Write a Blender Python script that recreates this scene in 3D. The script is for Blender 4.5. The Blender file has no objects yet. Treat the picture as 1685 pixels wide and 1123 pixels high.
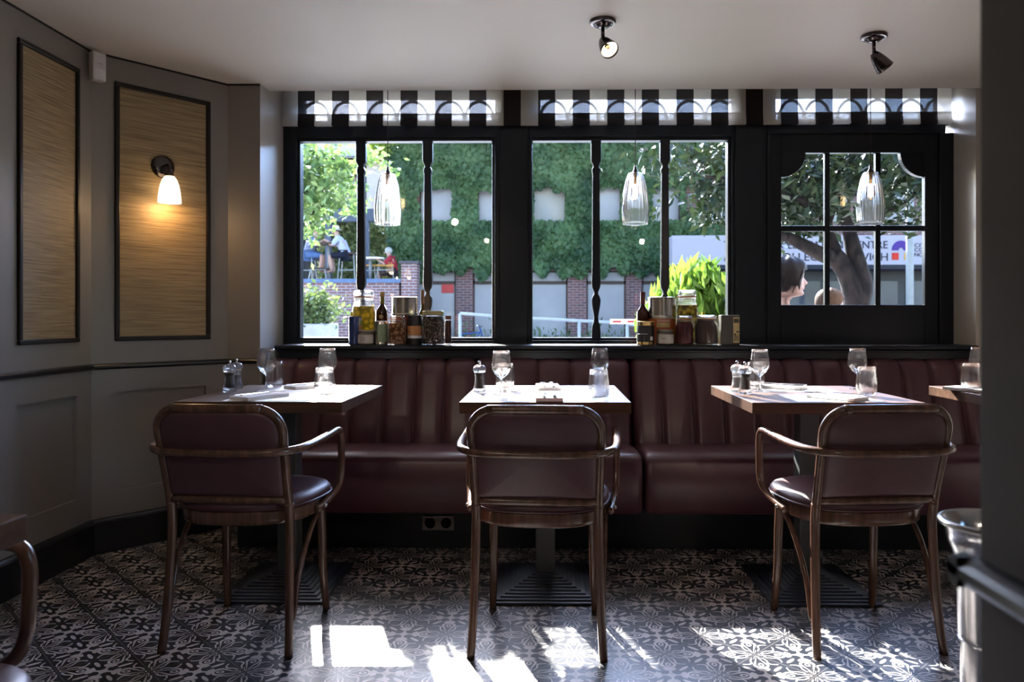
import bpy, math, random
import numpy as np
from mathutils import Vector, Matrix, Euler

PI = math.pi
random.seed(7); np.random.seed(7)
SC = bpy.context.scene
C = SC.collection

# ------------------------------------------------------------------ camera, sky, sun, exposure
F = 1263.0; CY = 524.0; TH = 0.0140; CX = 900.0 - F * math.tan(TH); EYE = 1.05
cam_d = bpy.data.cameras.new('camera'); cam = bpy.data.objects.new('camera', cam_d); C.objects.link(cam)
cam.location = (0, 0, EYE); cam.rotation_euler = (PI / 2, 0, TH)
cam_d.sensor_fit = 'HORIZONTAL'; cam_d.sensor_width = 36.0; cam_d.lens = F / 1685 * 36.0
cam_d.shift_x = (842.5 - CX) / 1685.0; cam_d.shift_y = (CY - 561.5) / 1685.0
cam_d.clip_start = 0.05; cam_d.clip_end = 300
cam_d.dof.use_dof = True; cam_d.dof.focus_distance = 2.9; cam_d.dof.aperture_fstop = 5.0
SC.camera = cam

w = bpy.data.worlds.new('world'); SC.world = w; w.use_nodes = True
nt = w.node_tree; nt.nodes.clear()
sky = nt.nodes.new('ShaderNodeTexSky'); sky.sky_type = 'NISHITA'; sky.sun_disc = False
SUNV = Vector((-0.338, 1.0, 0.677)).normalized()
sky.sun_elevation = math.asin(SUNV.z); sky.sun_rotation = math.atan2(SUNV.x, SUNV.y)
sky.air_density = 1.0; sky.dust_density = 0.9; sky.ozone_density = 1.8
bg = nt.nodes.new('ShaderNodeBackground'); bg.inputs[1].default_value = 0.55
wo = nt.nodes.new('ShaderNodeOutputWorld')
# sky boosted and tinted blue on the window side, added to light the room
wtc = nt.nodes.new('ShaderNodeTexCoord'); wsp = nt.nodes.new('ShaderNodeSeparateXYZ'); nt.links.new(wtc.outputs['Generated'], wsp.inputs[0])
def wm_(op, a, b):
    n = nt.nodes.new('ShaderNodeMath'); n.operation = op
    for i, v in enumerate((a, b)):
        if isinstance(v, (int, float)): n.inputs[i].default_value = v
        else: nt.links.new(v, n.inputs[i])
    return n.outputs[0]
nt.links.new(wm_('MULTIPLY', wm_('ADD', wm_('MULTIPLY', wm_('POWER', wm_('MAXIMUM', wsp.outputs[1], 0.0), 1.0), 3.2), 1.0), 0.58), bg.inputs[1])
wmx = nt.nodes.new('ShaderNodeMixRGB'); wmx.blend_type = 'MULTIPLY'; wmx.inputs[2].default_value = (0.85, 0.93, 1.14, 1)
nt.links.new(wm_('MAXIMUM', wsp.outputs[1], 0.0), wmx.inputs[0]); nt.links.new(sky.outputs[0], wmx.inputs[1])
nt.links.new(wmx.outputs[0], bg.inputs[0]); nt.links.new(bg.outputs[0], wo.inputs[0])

sun_d = bpy.data.lights.new('sun', 'SUN'); sun_d.energy = 21.0; sun_d.angle = math.radians(0.55)
sun_d.color = (1.0, 0.95, 0.88)
sun = bpy.data.objects.new('sun', sun_d); C.objects.link(sun)
sun.rotation_euler = (-SUNV).to_track_quat('-Z', 'Y').to_euler(); sun.location = (-5, 15, 12)

SC.view_settings.view_transform = 'Standard'; SC.view_settings.look = 'None'
SC.view_settings.gamma = 1.0; SC.view_settings.use_curve_mapping = False
SC.view_settings.exposure = 1.25
cy = SC.cycles
cy.use_denoising = True; cy.max_bounces = 10; cy.diffuse_bounces = 5; cy.glossy_bounces = 4
cy.transmission_bounces = 8; cy.transparent_max_bounces = 40; cy.sample_clamp_indirect = 6.0
cy.caustics_reflective = False; cy.caustics_refractive = False

# ------------------------------------------------------------------ pixel -> place helpers
def ray(px, py):
    xc = (px - CX) / F
    return Vector((-math.sin(TH) + math.cos(TH) * xc, math.cos(TH) + math.sin(TH) * xc, (CY - py) / F))
def atY(px, py, Y): d = ray(px, py); k = Y / d.y; return Vector((d.x * k, Y, EYE + d.z * k))
def atZ(px, py, Z): d = ray(px, py); k = (Z - EYE) / d.z; return Vector((d.x * k, d.y * k, Z))
def atX(px, py, X): d = ray(px, py); k = X / d.x; return Vector((X, d.y * k, EYE + d.z * k))
def XY(px, Y): return atY(px, 500, Y).x
def ZY(py, Y, px=900): return atY(px, py, Y).z

# ------------------------------------------------------------------ mesh building
class MB:
    def __init__(s): s.v = []; s.f = []; s.m = []; s.cur = 0
    def add(s, vs, fs):
        o = len(s.v); s.v += [tuple(v) for v in vs]
        for f in fs: s.f.append(tuple(i + o for i in f)); s.m.append(s.cur)
        return s
    def box(s, x0, x1, y0, y1, z0, z1, M=None):
        vs = [Vector((x, y, z)) for z in (z0, z1) for y in (y0, y1) for x in (x0, x1)]
        if M is not None: vs = [M @ v for v in vs]
        return s.add(vs, [(0, 2, 3, 1), (4, 5, 7, 6), (0, 1, 5, 4), (2, 6, 7, 3), (0, 4, 6, 2), (1, 3, 7, 5)])
    def quad(s, a, b, c, d): return s.add([a, b, c, d], [(0, 1, 2, 3)])
    def lathe(s, prof, n=24, c=(0, 0, 0), M=None, flute=0, famp=0.0, cap=False):
        vs = []; fs = []
        for (r, z) in prof:
            for k in range(n):
                a = 2 * PI * k / n; rr = r
                if flute: rr = r * (1 + famp * math.cos(flute * a))
                v = Vector((rr * math.cos(a), rr * math.sin(a), z))
                if M is not None: v = M @ v
                vs.append(v + Vector(c))
        for i in range(len(prof) - 1):
            for k in range(n):
                k2 = (k + 1) % n
                fs.append((i * n + k, i * n + k2, (i + 1) * n + k2, (i + 1) * n + k))
        if cap:
            fs.append(tuple(range(n - 1, -1, -1))); L = (len(prof) - 1) * n; fs.append(tuple(L + k for k in range(n)))
        return s.add(vs, fs)
    def tube(s, pts, r, n=8, closed=False, caps=True, flat=None):
        P = [Vector(p) for p in pts]; N = len(P); vs = []; fs = []
        up = None
        for i in range(N):
            if closed: t = P[(i + 1) % N] - P[i - 1]
            else: t = P[min(i + 1, N - 1)] - P[max(i - 1, 0)]
            t.normalize()
            if up is None:
                up = Vector((0, 0, 1)) if abs(t.z) < 0.9 else Vector((0, 1, 0))
            a = t.cross(up)
            if a.length < 1e-5: a = t.cross(Vector((1, 0, 0)))
            a.normalize(); b = a.cross(t).normalized(); up = b
            rr = r[i] if isinstance(r, (list, tuple)) else r
            fl = flat or 1.0
            for k in range(n):
                q = 2 * PI * k / n
                vs.append(P[i] + a * (math.cos(q) * rr) + b * (math.sin(q) * rr * fl))
        R = N if closed else N - 1
        for i in range(R):
            j = (i + 1) % N
            for k in range(n):
                k2 = (k + 1) % n
                fs.append((i * n + k, i * n + k2, j * n + k2, j * n + k))
        if caps and not closed:
            fs.append(tuple(range(n - 1, -1, -1))); fs.append(tuple((N - 1) * n + k for k in range(n)))
        return s.add(vs, fs)
    def prism(s, poly, y0, y1, M=None):      # polygon in xz, counter-clockwise seen from -y
        n = len(poly)
        vs = [Vector((x, y0, z)) for x, z in poly] + [Vector((x, y1, z)) for x, z in poly]
        if M is not None: vs = [M @ v for v in vs]
        fs = [tuple(range(n)), tuple(range(2 * n - 1, n - 1, -1))]
        for i in range(n):
            j = (i + 1) % n; fs.append((i, i + n, j + n, j))
        return s.add(vs, fs)
    def grid(s, fn, nu, nv, closeu=False):
        vs = [fn(i / nu if closeu else i / (nu - 1), j / (nv - 1)) for j in range(nv) for i in range(nu)]
        fs = []
        for j in range(nv - 1):
            for i in range(nu if closeu else nu - 1):
                i2 = (i + 1) % nu
                fs.append((j * nu + i, j * nu + i2, (j + 1) * nu + i2, (j + 1) * nu + i))
        return s.add(vs, fs)
    def ball(s, c, rx, ry=None, rz=None, nu=16, nv=10, M=None):
        ry = rx if ry is None else ry; rz = rx if rz is None else rz; c = Vector(c)
        def fn(u, v):
            p = Vector((rx * math.sin(PI * v) * math.cos(2 * PI * u), ry * math.sin(PI * v) * math.sin(2 * PI * u), -rz * math.cos(PI * v)))
            if M is not None: p = M @ p
            return p + c
        return s.grid(fn, nu, nv, True)

def smooth_pts(pts, n=6, closed=False):
    P = [Vector(p) for p in pts]; out = []; N = len(P)
    for i in range(N if closed else N - 1):
        if closed: p0, p1, p2, p3 = P[i - 1], P[i], P[(i + 1) % N], P[(i + 2) % N]
        else: p0, p1, p2, p3 = P[max(i - 1, 0)], P[i], P[i + 1], P[min(i + 2, N - 1)]
        for k in range(n):
            t = k / n
            out.append(0.5 * ((2 * p1) + (-p0 + p2) * t + (2 * p0 - 5 * p1 + 4 * p2 - p3) * t * t + (-p0 + 3 * p1 - 3 * p2 + p3) * t ** 3))
    if not closed: out.append(P[-1])
    return out

def obj(name, mb, mats, parent=None, smooth=False, bevel=0.0, world=False, auto=False, sub=0):
    me = bpy.data.meshes.new(name)
    vs = mb.v
    if world and parent is not None:
        L = parent.location
        vs = [(x - L.x, y - L.y, z - L.z) for x, y, z in vs]
    me.from_pydata(vs, [], mb.f); me.update()
    if not isinstance(mats, (list, tuple)): mats = [mats]
    for m in mats: me.materials.append(m)
    me.polygons.foreach_set('material_index', mb.m)
    if smooth: me.polygons.foreach_set('use_smooth', [True] * len(me.polygons))
    o = bpy.data.objects.new(name, me); C.objects.link(o)
    if parent is not None: o.parent = parent
    if bevel > 0:
        b = o.modifiers.new('bevel', 'BEVEL'); b.width = bevel; b.segments = 2; b.limit_method = 'ANGLE'; b.angle_limit = math.radians(40)
    if sub:
        q = o.modifiers.new('sub', 'SUBSURF'); q.levels = sub; q.render_levels = sub
    if auto: me.set_sharp_from_angle(angle=math.radians(38)); me.polygons.foreach_set('use_smooth', [True] * len(me.polygons))
    return o
def tag(o, label=None, cat=None, group=None, kind=None):
    if label: o['label'] = label
    if cat: o['category'] = cat
    if group: o['group'] = group
    if kind: o['kind'] = kind
    return o
def thing(name, label, cat, loc=(0, 0, 0), rz=0.0, group=None):
    o = bpy.data.objects.new(name, None); C.objects.link(o); o.empty_display_size = 0.1
    o.location = loc; o.rotation_euler = (0, 0, rz)
    return tag(o, label, cat, group)
def struct_root(name, label=None):
    o = bpy.data.objects.new(name, None); C.objects.link(o); o['kind'] = 'structure'
    if label: o['label'] = label
    return o
def struct(name, mb, m, parent=None, label=None, **k):
    o = obj(name, mb, m, parent, **k)
    if parent is None: o['kind'] = 'structure'
    if label: o['label'] = label
    return o
def dup(root, loc=None, rz=None, label=None, group=None):
    def cp(o, par):
        c = o.copy(); C.objects.link(c); c.parent = par
        for ch in [x for x in bpy.data.objects if x.parent == o]: cp(ch, c)
        return c
    r = cp(root, root.parent)
    if loc is not None: r.location = loc
    if rz is not None: r.rotation_euler = (0, 0, rz)
    if label: r['label'] = label
    if group: r['group'] = group
    return r

# ------------------------------------------------------------------ materials
class E:                                                   # tiny expression wrapper around Math nodes
    nt = None
    def __init__(s, sock): s.s = sock
    @staticmethod
    def op(o, *a):
        n = E.nt.nodes.new('ShaderNodeMath'); n.operation = o
        for i, x in enumerate(a):
            if isinstance(x, E): E.nt.links.new(x.s, n.inputs[i])
            else: n.inputs[i].default_value = float(x)
        return E(n.outputs[0])
    def __add__(s, o): return E.op('ADD', s, o)
    __radd__ = __add__
    def __sub__(s, o): return E.op('SUBTRACT', s, o)
    def __rsub__(s, o): return E.op('SUBTRACT', o, s)
    def __mul__(s, o): return E.op('MULTIPLY', s, o)
    __rmul__ = __mul__
    def __truediv__(s, o): return E.op('DIVIDE', s, o)
    def __lt__(s, o): return E.op('LESS_THAN', s, o)
    def __gt__(s, o): return E.op('GREATER_THAN', s, o)
def fabs(a): return E.op('ABSOLUTE', a)
def fmax(a, b): return E.op('MAXIMUM', a, b)
def fmin(a, b): return E.op('MINIMUM', a, b)
def fsqrt(a): return E.op('SQRT', a)
def ffrac(a): return E.op('FRACT', a)

def newmat(name):
    m = bpy.data.materials.new(name); m.use_nodes = True
    return m, m.node_tree, m.node_tree.nodes['Principled BSDF']
def col4(c): return (c[0], c[1], c[2], 1.0)
def texco(nt, scale=(1, 1, 1), kind='Object'):
    t = nt.nodes.new('ShaderNodeTexCoord'); mp = nt.nodes.new('ShaderNodeMapping'); mp.inputs['Scale'].default_value = scale
    nt.links.new(t.outputs[kind], mp.inputs['Vector']); return mp.outputs[0]
def mat(name, c, rough=0.5, metal=0.0, c2=None, nscale=8.0, stretch=(1, 1, 1), bump=0.0, coat=0.0, spec=0.5, detail=4.0, rvar=0.0, trans=0.0, contrast=(0.35, 0.65)):
    m, nt, b = newmat(name)
    b.inputs['Base Color'].default_value = col4(c); b.inputs['Roughness'].default_value = rough
    b.inputs['Metallic'].default_value = metal; b.inputs['Specular IOR Level'].default_value = spec
    b.inputs['Coat Weight'].default_value = coat; b.inputs['Coat Roughness'].default_value = 0.12
    if trans: b.inputs['Transmission Weight'].default_value = trans
    if c2 is None: c2 = tuple(x * 0.86 for x in c)
    v = texco(nt, stretch); n = nt.nodes.new('ShaderNodeTexNoise'); n.inputs['Scale'].default_value = nscale; n.inputs['Detail'].default_value = detail
    nt.links.new(v, n.inputs['Vector'])
    r = nt.nodes.new('ShaderNodeValToRGB'); r.color_ramp.elements[0].position = contrast[0]; r.color_ramp.elements[1].position = contrast[1]
    r.color_ramp.elements[0].color = col4(c2); r.color_ramp.elements[1].color = col4(c)
    nt.links.new(n.outputs['Fac'], r.inputs[0]); nt.links.new(r.outputs[0], b.inputs['Base Color'])
    if bump:
        bp = nt.nodes.new('ShaderNodeBump'); bp.inputs['Strength'].default_value = bump; bp.inputs['Distance'].default_value = 0.01
        nt.links.new(n.outputs['Fac'], bp.inputs['Height']); nt.links.new(bp.outputs[0], b.inputs['Normal'])
    return m
def glassmat(name, tint=(1, 1, 1), ior=1.5, rough=0.0, body=0.0, bodycol=(1, 1, 1), boost=1.0):
    m = bpy.data.materials.new(name); m.use_nodes = True; nt = m.node_tree; nt.nodes.clear()
    out = nt.nodes.new('ShaderNodeOutputMaterial'); mx = nt.nodes.new('ShaderNodeMixShader')
    tr = nt.nodes.new('ShaderNodeBsdfTransparent'); tr.inputs[0].default_value = col4(tint)
    gl = nt.nodes.new('ShaderNodeBsdfGlossy'); gl.inputs['Roughness'].default_value = rough
    fr = nt.nodes.new('ShaderNodeFresnel'); fr.inputs[0].default_value = ior
    f = fr.outputs[0]
    if boost != 1.0:
        mu = nt.nodes.new('ShaderNodeMath'); mu.operation = 'MULTIPLY'; mu.use_clamp = True; mu.inputs[1].default_value = boost
        nt.links.new(f, mu.inputs[0]); f = mu.outputs[0]
    base = tr.outputs[0]
    if body > 0:
        df = nt.nodes.new('ShaderNodeBsdfTranslucent'); df.inputs[0].default_value = col4(bodycol)
        d2 = nt.nodes.new('ShaderNodeBsdfDiffuse'); d2.inputs[0].default_value = col4(bodycol)
        ma = nt.nodes.new('ShaderNodeMixShader'); ma.inputs[0].default_value = 0.5
        nt.links.new(df.outputs[0], ma.inputs[1]); nt.links.new(d2.outputs[0], ma.inputs[2])
        m2 = nt.nodes.new('ShaderNodeMixShader'); m2.inputs[0].default_value = body
        nt.links.new(tr.outputs[0], m2.inputs[1]); nt.links.new(ma.outputs[0], m2.inputs[2]); base = m2.outputs[0]
    nt.links.new(f, mx.inputs[0]); nt.links.new(base, mx.inputs[1]); nt.links.new(gl.outputs[0], mx.inputs[2])
    nt.links.new(mx.outputs[0], out.inputs[0]); return m
def solidglass(name, body=0.03, rough=0.02, ior=1.45, bodycol=(0.95, 0.97, 1.0), clear=0.35, tint=(1, 1, 1)):
    m = bpy.data.materials.new(name); m.use_nodes = True; nt = m.node_tree; nt.nodes.clear()
    out = nt.nodes.new('ShaderNodeOutputMaterial'); g = nt.nodes.new('ShaderNodeBsdfGlass'); g.inputs['Roughness'].default_value = rough; g.inputs['IOR'].default_value = ior; g.inputs['Color'].default_value = col4(tint)
    tr = nt.nodes.new('ShaderNodeBsdfTransparent'); tr.inputs[0].default_value = col4(tint); a = nt.nodes.new('ShaderNodeMixShader'); a.inputs[0].default_value = clear
    nt.links.new(g.outputs[0], a.inputs[1]); nt.links.new(tr.outputs[0], a.inputs[2])
    df = nt.nodes.new('ShaderNodeBsdfTranslucent'); df.inputs[0].default_value = col4(bodycol); d2 = nt.nodes.new('ShaderNodeBsdfDiffuse'); d2.inputs[0].default_value = col4(bodycol)
    ma = nt.nodes.new('ShaderNodeMixShader'); ma.inputs[0].default_value = 0.5; nt.links.new(df.outputs[0], ma.inputs[1]); nt.links.new(d2.outputs[0], ma.inputs[2])
    b = nt.nodes.new('ShaderNodeMixShader'); b.inputs[0].default_value = body; nt.links.new(a.outputs[0], b.inputs[1]); nt.links.new(ma.outputs[0], b.inputs[2]); nt.links.new(b.outputs[0], out.inputs[0]); return m
def leafmat(name, c, c2, tl=0.45, gloss=0.35, nscale=1.5):
    m = bpy.data.materials.new(name); m.use_nodes = True; nt = m.node_tree; b = nt.nodes['Principled BSDF']; out = nt.nodes['Material Output']
    v = texco(nt); n = nt.nodes.new('ShaderNodeTexNoise'); n.inputs['Scale'].default_value = nscale; n.inputs['Detail'].default_value = 6
    nt.links.new(v, n.inputs['Vector']); r = nt.nodes.new('ShaderNodeValToRGB')
    r.color_ramp.elements[0].position = 0.36; r.color_ramp.elements[1].position = 0.62
    r.color_ramp.elements[0].color = col4(c2); r.color_ramp.elements[1].color = col4(c)
    nt.links.new(n.outputs['Fac'], r.inputs[0]); nt.links.new(r.outputs[0], b.inputs['Base Color'])
    b.inputs['Roughness'].default_value = gloss; b.inputs['Specular IOR Level'].default_value = 0.2
    t = nt.nodes.new('ShaderNodeBsdfTranslucent'); g = nt.nodes.new('ShaderNodeMixRGB'); g.blend_type = 'MULTIPLY'; g.inputs[0].default_value = 1.0
    g.inputs[2].default_value = (1.2, 1.3, 0.75, 1); nt.links.new(r.outputs[0], g.inputs[1]); nt.links.new(g.outputs[0], t.inputs[0])
    mx = nt.nodes.new('ShaderNodeMixShader'); mx.inputs[0].default_value = tl
    nt.links.new(b.outputs[0], mx.inputs[1]); nt.links.new(t.outputs[0], mx.inputs[2]); nt.links.new(mx.outputs[0], out.inputs[0])
    return m
def foodmat(name, c, c2, ns, bump=0.3, tl=0.5):
    m = mat(name, c, 0.35, 0, c2, nscale=ns, bump=bump); nt = m.node_tree; b = nt.nodes['Principled BSDF']; out = nt.nodes['Material Output']
    t = nt.nodes.new('ShaderNodeBsdfTranslucent'); src = b.inputs['Base Color'].links[0].from_socket; nt.links.new(src, t.inputs[0])
    mx = nt.nodes.new('ShaderNodeMixShader'); mx.inputs[0].default_value = tl; nt.links.new(b.outputs[0], mx.inputs[1]); nt.links.new(t.outputs[0], mx.inputs[2]); nt.links.new(mx.outputs[0], out.inputs[0]); return m
def cellmat(name, c, c2, sc, tl=0.35, edge=0.35):
    m = bpy.data.materials.new(name); m.use_nodes = True; nt = m.node_tree; b = nt.nodes['Principled BSDF']; out = nt.nodes['Material Output']; b.inputs['Roughness'].default_value = 0.35
    v = nt.nodes.new('ShaderNodeTexVoronoi'); v.inputs['Scale'].default_value = sc; nt.links.new(texco(nt), v.inputs['Vector'])
    r = nt.nodes.new('ShaderNodeValToRGB'); r.color_ramp.elements[0].position = edge; r.color_ramp.elements[1].position = edge + 0.32; r.color_ramp.elements[0].color = col4(c); r.color_ramp.elements[1].color = col4(c2)
    nt.links.new(v.outputs['Distance'], r.inputs[0]); nt.links.new(r.outputs[0], b.inputs['Base Color'])
    bp = nt.nodes.new('ShaderNodeBump'); bp.invert = True; bp.inputs['Strength'].default_value = 0.6; bp.inputs['Distance'].default_value = 0.01; nt.links.new(v.outputs['Distance'], bp.inputs['Height']); nt.links.new(bp.outputs[0], b.inputs['Normal'])
    t = nt.nodes.new('ShaderNodeBsdfTranslucent'); nt.links.new(r.outputs[0], t.inputs[0]); mx = nt.nodes.new('ShaderNodeMixShader'); mx.inputs[0].default_value = tl
    nt.links.new(b.outputs[0], mx.inputs[1]); nt.links.new(t.outputs[0], mx.inputs[2]); nt.links.new(mx.outputs[0], out.inputs[0]); return m
def emit(name, c, s):
    m = bpy.data.materials.new(name); m.use_nodes = True; nt = m.node_tree; b = nt.nodes['Principled BSDF']
    b.inputs['Base Color'].default_value = col4(c); b.inputs['Emission Color'].default_value = col4(c); b.inputs['Emission Strength'].default_value = s
    return m

M = {}
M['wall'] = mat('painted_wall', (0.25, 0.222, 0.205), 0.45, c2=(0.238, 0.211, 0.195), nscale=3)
M['reveal'] = mat('reveal_paint', (0.55, 0.52, 0.47), 0.35, c2=(0.52, 0.49, 0.445), nscale=3)  # wall paint made lighter, carrying the daylight that falls on the reveals
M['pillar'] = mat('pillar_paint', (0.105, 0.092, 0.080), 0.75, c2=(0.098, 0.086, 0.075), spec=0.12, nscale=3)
M['ceiling'] = mat('ceiling_paint', (0.83, 0.775, 0.700), 0.6, c2=(0.81, 0.757, 0.683), nscale=2)
M['black'] = mat('black_trim', (0.010, 0.011, 0.014), 0.28, c2=(0.008, 0.009, 0.012))
M['frame'] = mat('blue_black_joinery', (0.009, 0.013, 0.020), 0.30, c2=(0.008, 0.011, 0.017), nscale=5, bump=0.02, spec=0.35)
M['brown_frame'] = mat('dark_brown_moulding', (0.010, 0.006, 0.005), 0.4, spec=0.3)
M['leather'] = mat('oxblood_leather', (0.092, 0.033, 0.047), 0.33, c2=(0.080, 0.028, 0.040), nscale=14, bump=0.03, spec=0.62)
M['chair_leather'] = mat('chair_leather', (0.085, 0.036, 0.043), 0.42, c2=(0.073, 0.030, 0.036), nscale=16, bump=0.03)
M['piping'] = mat('leather_piping', (0.06, 0.014, 0.02), 0.35)
M['bentwood'] = mat('bentwood', (0.125, 0.060, 0.038), 0.26, c2=(0.070, 0.033, 0.021), nscale=6, stretch=(9, 9, 1.2), coat=0.35, spec=0.5)
M['iron'] = mat('cast_iron', (0.014, 0.020, 0.038), 0.36, c2=(0.010, 0.014, 0.027), nscale=30)
M['column'] = mat('table_column_metal', (0.055, 0.062, 0.062), 0.45)
M['glass'] = glassmat('window_glass', (0.975, 0.985, 0.985), 1.45)
M['drink'] = solidglass('drinking_glass', 0.004, 0.02, 1.42, clear=0.45)
M['jarglass'] = solidglass('jar_glass', 0.02, 0.02, 1.35, (1, 1, 1), 0.5)
M['pendant_glass'] = solidglass('ribbed_pendant_glass', 0.010, 0.012, 1.42, (0.97, 0.97, 0.96), 0.40, (0.96, 0.96, 0.95))
M['acrylic'] = solidglass('acrylic', 0.05, 0.03, 1.45, (0.9, 0.93, 0.97), 0.3)
M['chrome'] = mat('chrome', (0.75, 0.75, 0.77), 0.16, 1.0)
M['steel'] = mat('brushed_steel', (0.55, 0.54, 0.52), 0.28, 1.0)
M['bronze'] = mat('dark_bronze', (0.10, 0.085, 0.085), 0.22, 1.0)
M['brass'] = mat('brass', (0.65, 0.42, 0.16), 0.25, 1.0)
M['paper'] = mat('white_paper', (0.82, 0.82, 0.83), 0.7, c2=(0.80, 0.80, 0.81))
M['napkin'] = mat('napkin_cloth', (0.80, 0.76, 0.76), 0.85, c2=(0.76, 0.72, 0.72), nscale=60, bump=0.05)
M['pepper'] = mat('peppercorns', (0.05, 0.03, 0.03), 0.6, c2=(0.015, 0.01, 0.01), nscale=120, bump=0.4)
M['salt'] = mat('salt_crystals', (0.85, 0.85, 0.86), 0.6, nscale=120, bump=0.2)
M['cord'] = mat('brown_cord', (0.05, 0.022, 0.016), 0.6)
M['plastic'] = mat('white_plastic', (0.74, 0.70, 0.72), 0.4, c2=(0.72, 0.68, 0.70))
M['rubber'] = mat('black_rubber', (0.01, 0.01, 0.01), 0.7)

def wood(name, c, c2, rough=0.35, axis='x'):
    m, nt, b = newmat(name)
    sc = (1.5, 16, 16) if axis == 'x' else (16, 1.5, 16)
    v = texco(nt, sc); n = nt.nodes.new('ShaderNodeTexNoise'); n.inputs['Scale'].default_value = 2.2; n.inputs['Detail'].default_value = 8; n.inputs['Distortion'].default_value = 0.6
    nt.links.new(v, n.inputs['Vector']); r = nt.nodes.new('ShaderNodeValToRGB')
    r.color_ramp.elements[0].position = 0.33; r.color_ramp.elements[1].position = 0.68
    r.color_ramp.elements[0].color = col4(c2); r.color_ramp.elements[1].color = col4(c)
    nt.links.new(n.outputs['Fac'], r.inputs[0])
    # stave to stave tone change
    v2 = texco(nt, (0.01, 11, 0.01) if axis == 'x' else (11, 0.01, 0.01)); w2 = nt.nodes.new('ShaderNodeTexWhiteNoise'); w2.noise_dimensions = '3D'
    fl = nt.nodes.new('ShaderNodeVectorMath'); fl.operation = 'FLOOR'; nt.links.new(v2, fl.inputs[0]); nt.links.new(fl.outputs[0], w2.inputs['Vector'])
    mr = nt.nodes.new('ShaderNodeMapRange'); mr.inputs['To Min'].default_value = 0.72; mr.inputs['To Max'].default_value = 1.2; nt.links.new(w2.outputs['Value'], mr.inputs['Value'])
    mu = nt.nodes.new('ShaderNodeVectorMath'); mu.operation = 'SCALE'; nt.links.new(r.outputs[0], mu.inputs[0]); nt.links.new(mr.outputs[0], mu.inputs['Scale'])
    nt.links.new(mu.outputs[0], b.inputs['Base Color']); b.inputs['Roughness'].default_value = rough
    b.inputs['Coat Weight'].default_value = 0.0; b.inputs['Specular IOR Level'].default_value = 0.16
    return m
M['oak'] = wood('oak_table_top', (0.120, 0.062, 0.037), (0.060, 0.031, 0.019), 0.42, 'x')

def grasscloth():
    m, nt, b = newmat('grasscloth'); v = texco(nt, (5, 5, 150)); n = nt.nodes.new('ShaderNodeTexNoise'); n.inputs['Scale'].default_value = 1.0; n.inputs['Detail'].default_value = 6
    nt.links.new(v, n.inputs['Vector']); r = nt.nodes.new('ShaderNodeValToRGB')
    r.color_ramp.elements[0].position = 0.30; r.color_ramp.elements[1].position = 0.66
    r.color_ramp.elements[0].color = (0.19, 0.125, 0.06, 1); r.color_ramp.elements[1].color = (0.40, 0.285, 0.15, 1)
    nt.links.new(n.outputs['Fac'], r.inputs[0]); nt.links.new(r.outputs[0], b.inputs['Base Color']); b.inputs['Roughness'].default_value = 0.55
    bp = nt.nodes.new('ShaderNodeBump'); bp.inputs['Strength'].default_value = 0.25; bp.inputs['Distance'].default_value = 0.004
    nt.links.new(n.outputs['Fac'], bp.inputs['Height']); nt.links.new(bp.outputs[0], b.inputs['Normal']); return m
M['grasscloth'] = grasscloth()

def brick(name, c1, c2, mortar, scale=1.0, axis='xz'):
    m, nt, b = newmat(name); t = nt.nodes.new('ShaderNodeTexCoord'); sp = nt.nodes.new('ShaderNodeSeparateXYZ'); cb = nt.nodes.new('ShaderNodeCombineXYZ')
    nt.links.new(t.outputs['Object'], sp.inputs[0]); nt.links.new(sp.outputs[0], cb.inputs[0]); nt.links.new(sp.outputs[2], cb.inputs[1])
    k = nt.nodes.new('ShaderNodeTexBrick'); k.inputs['Color1'].default_value = col4(c1); k.inputs['Color2'].default_value = col4(c2); k.inputs['Mortar'].default_value = col4(mortar)
    k.inputs['Scale'].default_value = scale; k.inputs['Brick Width'].default_value = 0.225; k.inputs['Row Height'].default_value = 0.075; k.inputs['Mortar Size'].default_value = 0.010
    nt.links.new(cb.outputs[0], k.inputs['Vector']); nt.links.new(k.outputs[0], b.inputs['Base Color']); b.inputs['Roughness'].default_value = 0.85
    return m
M['brick'] = brick('purple_brick', (0.13, 0.050, 0.046), (0.075, 0.032, 0.036), (0.17, 0.145, 0.145))
M['brick2'] = brick('terrace_brick', (0.17, 0.075, 0.07), (0.10, 0.05, 0.055), (0.26, 0.24, 0.26))

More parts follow.
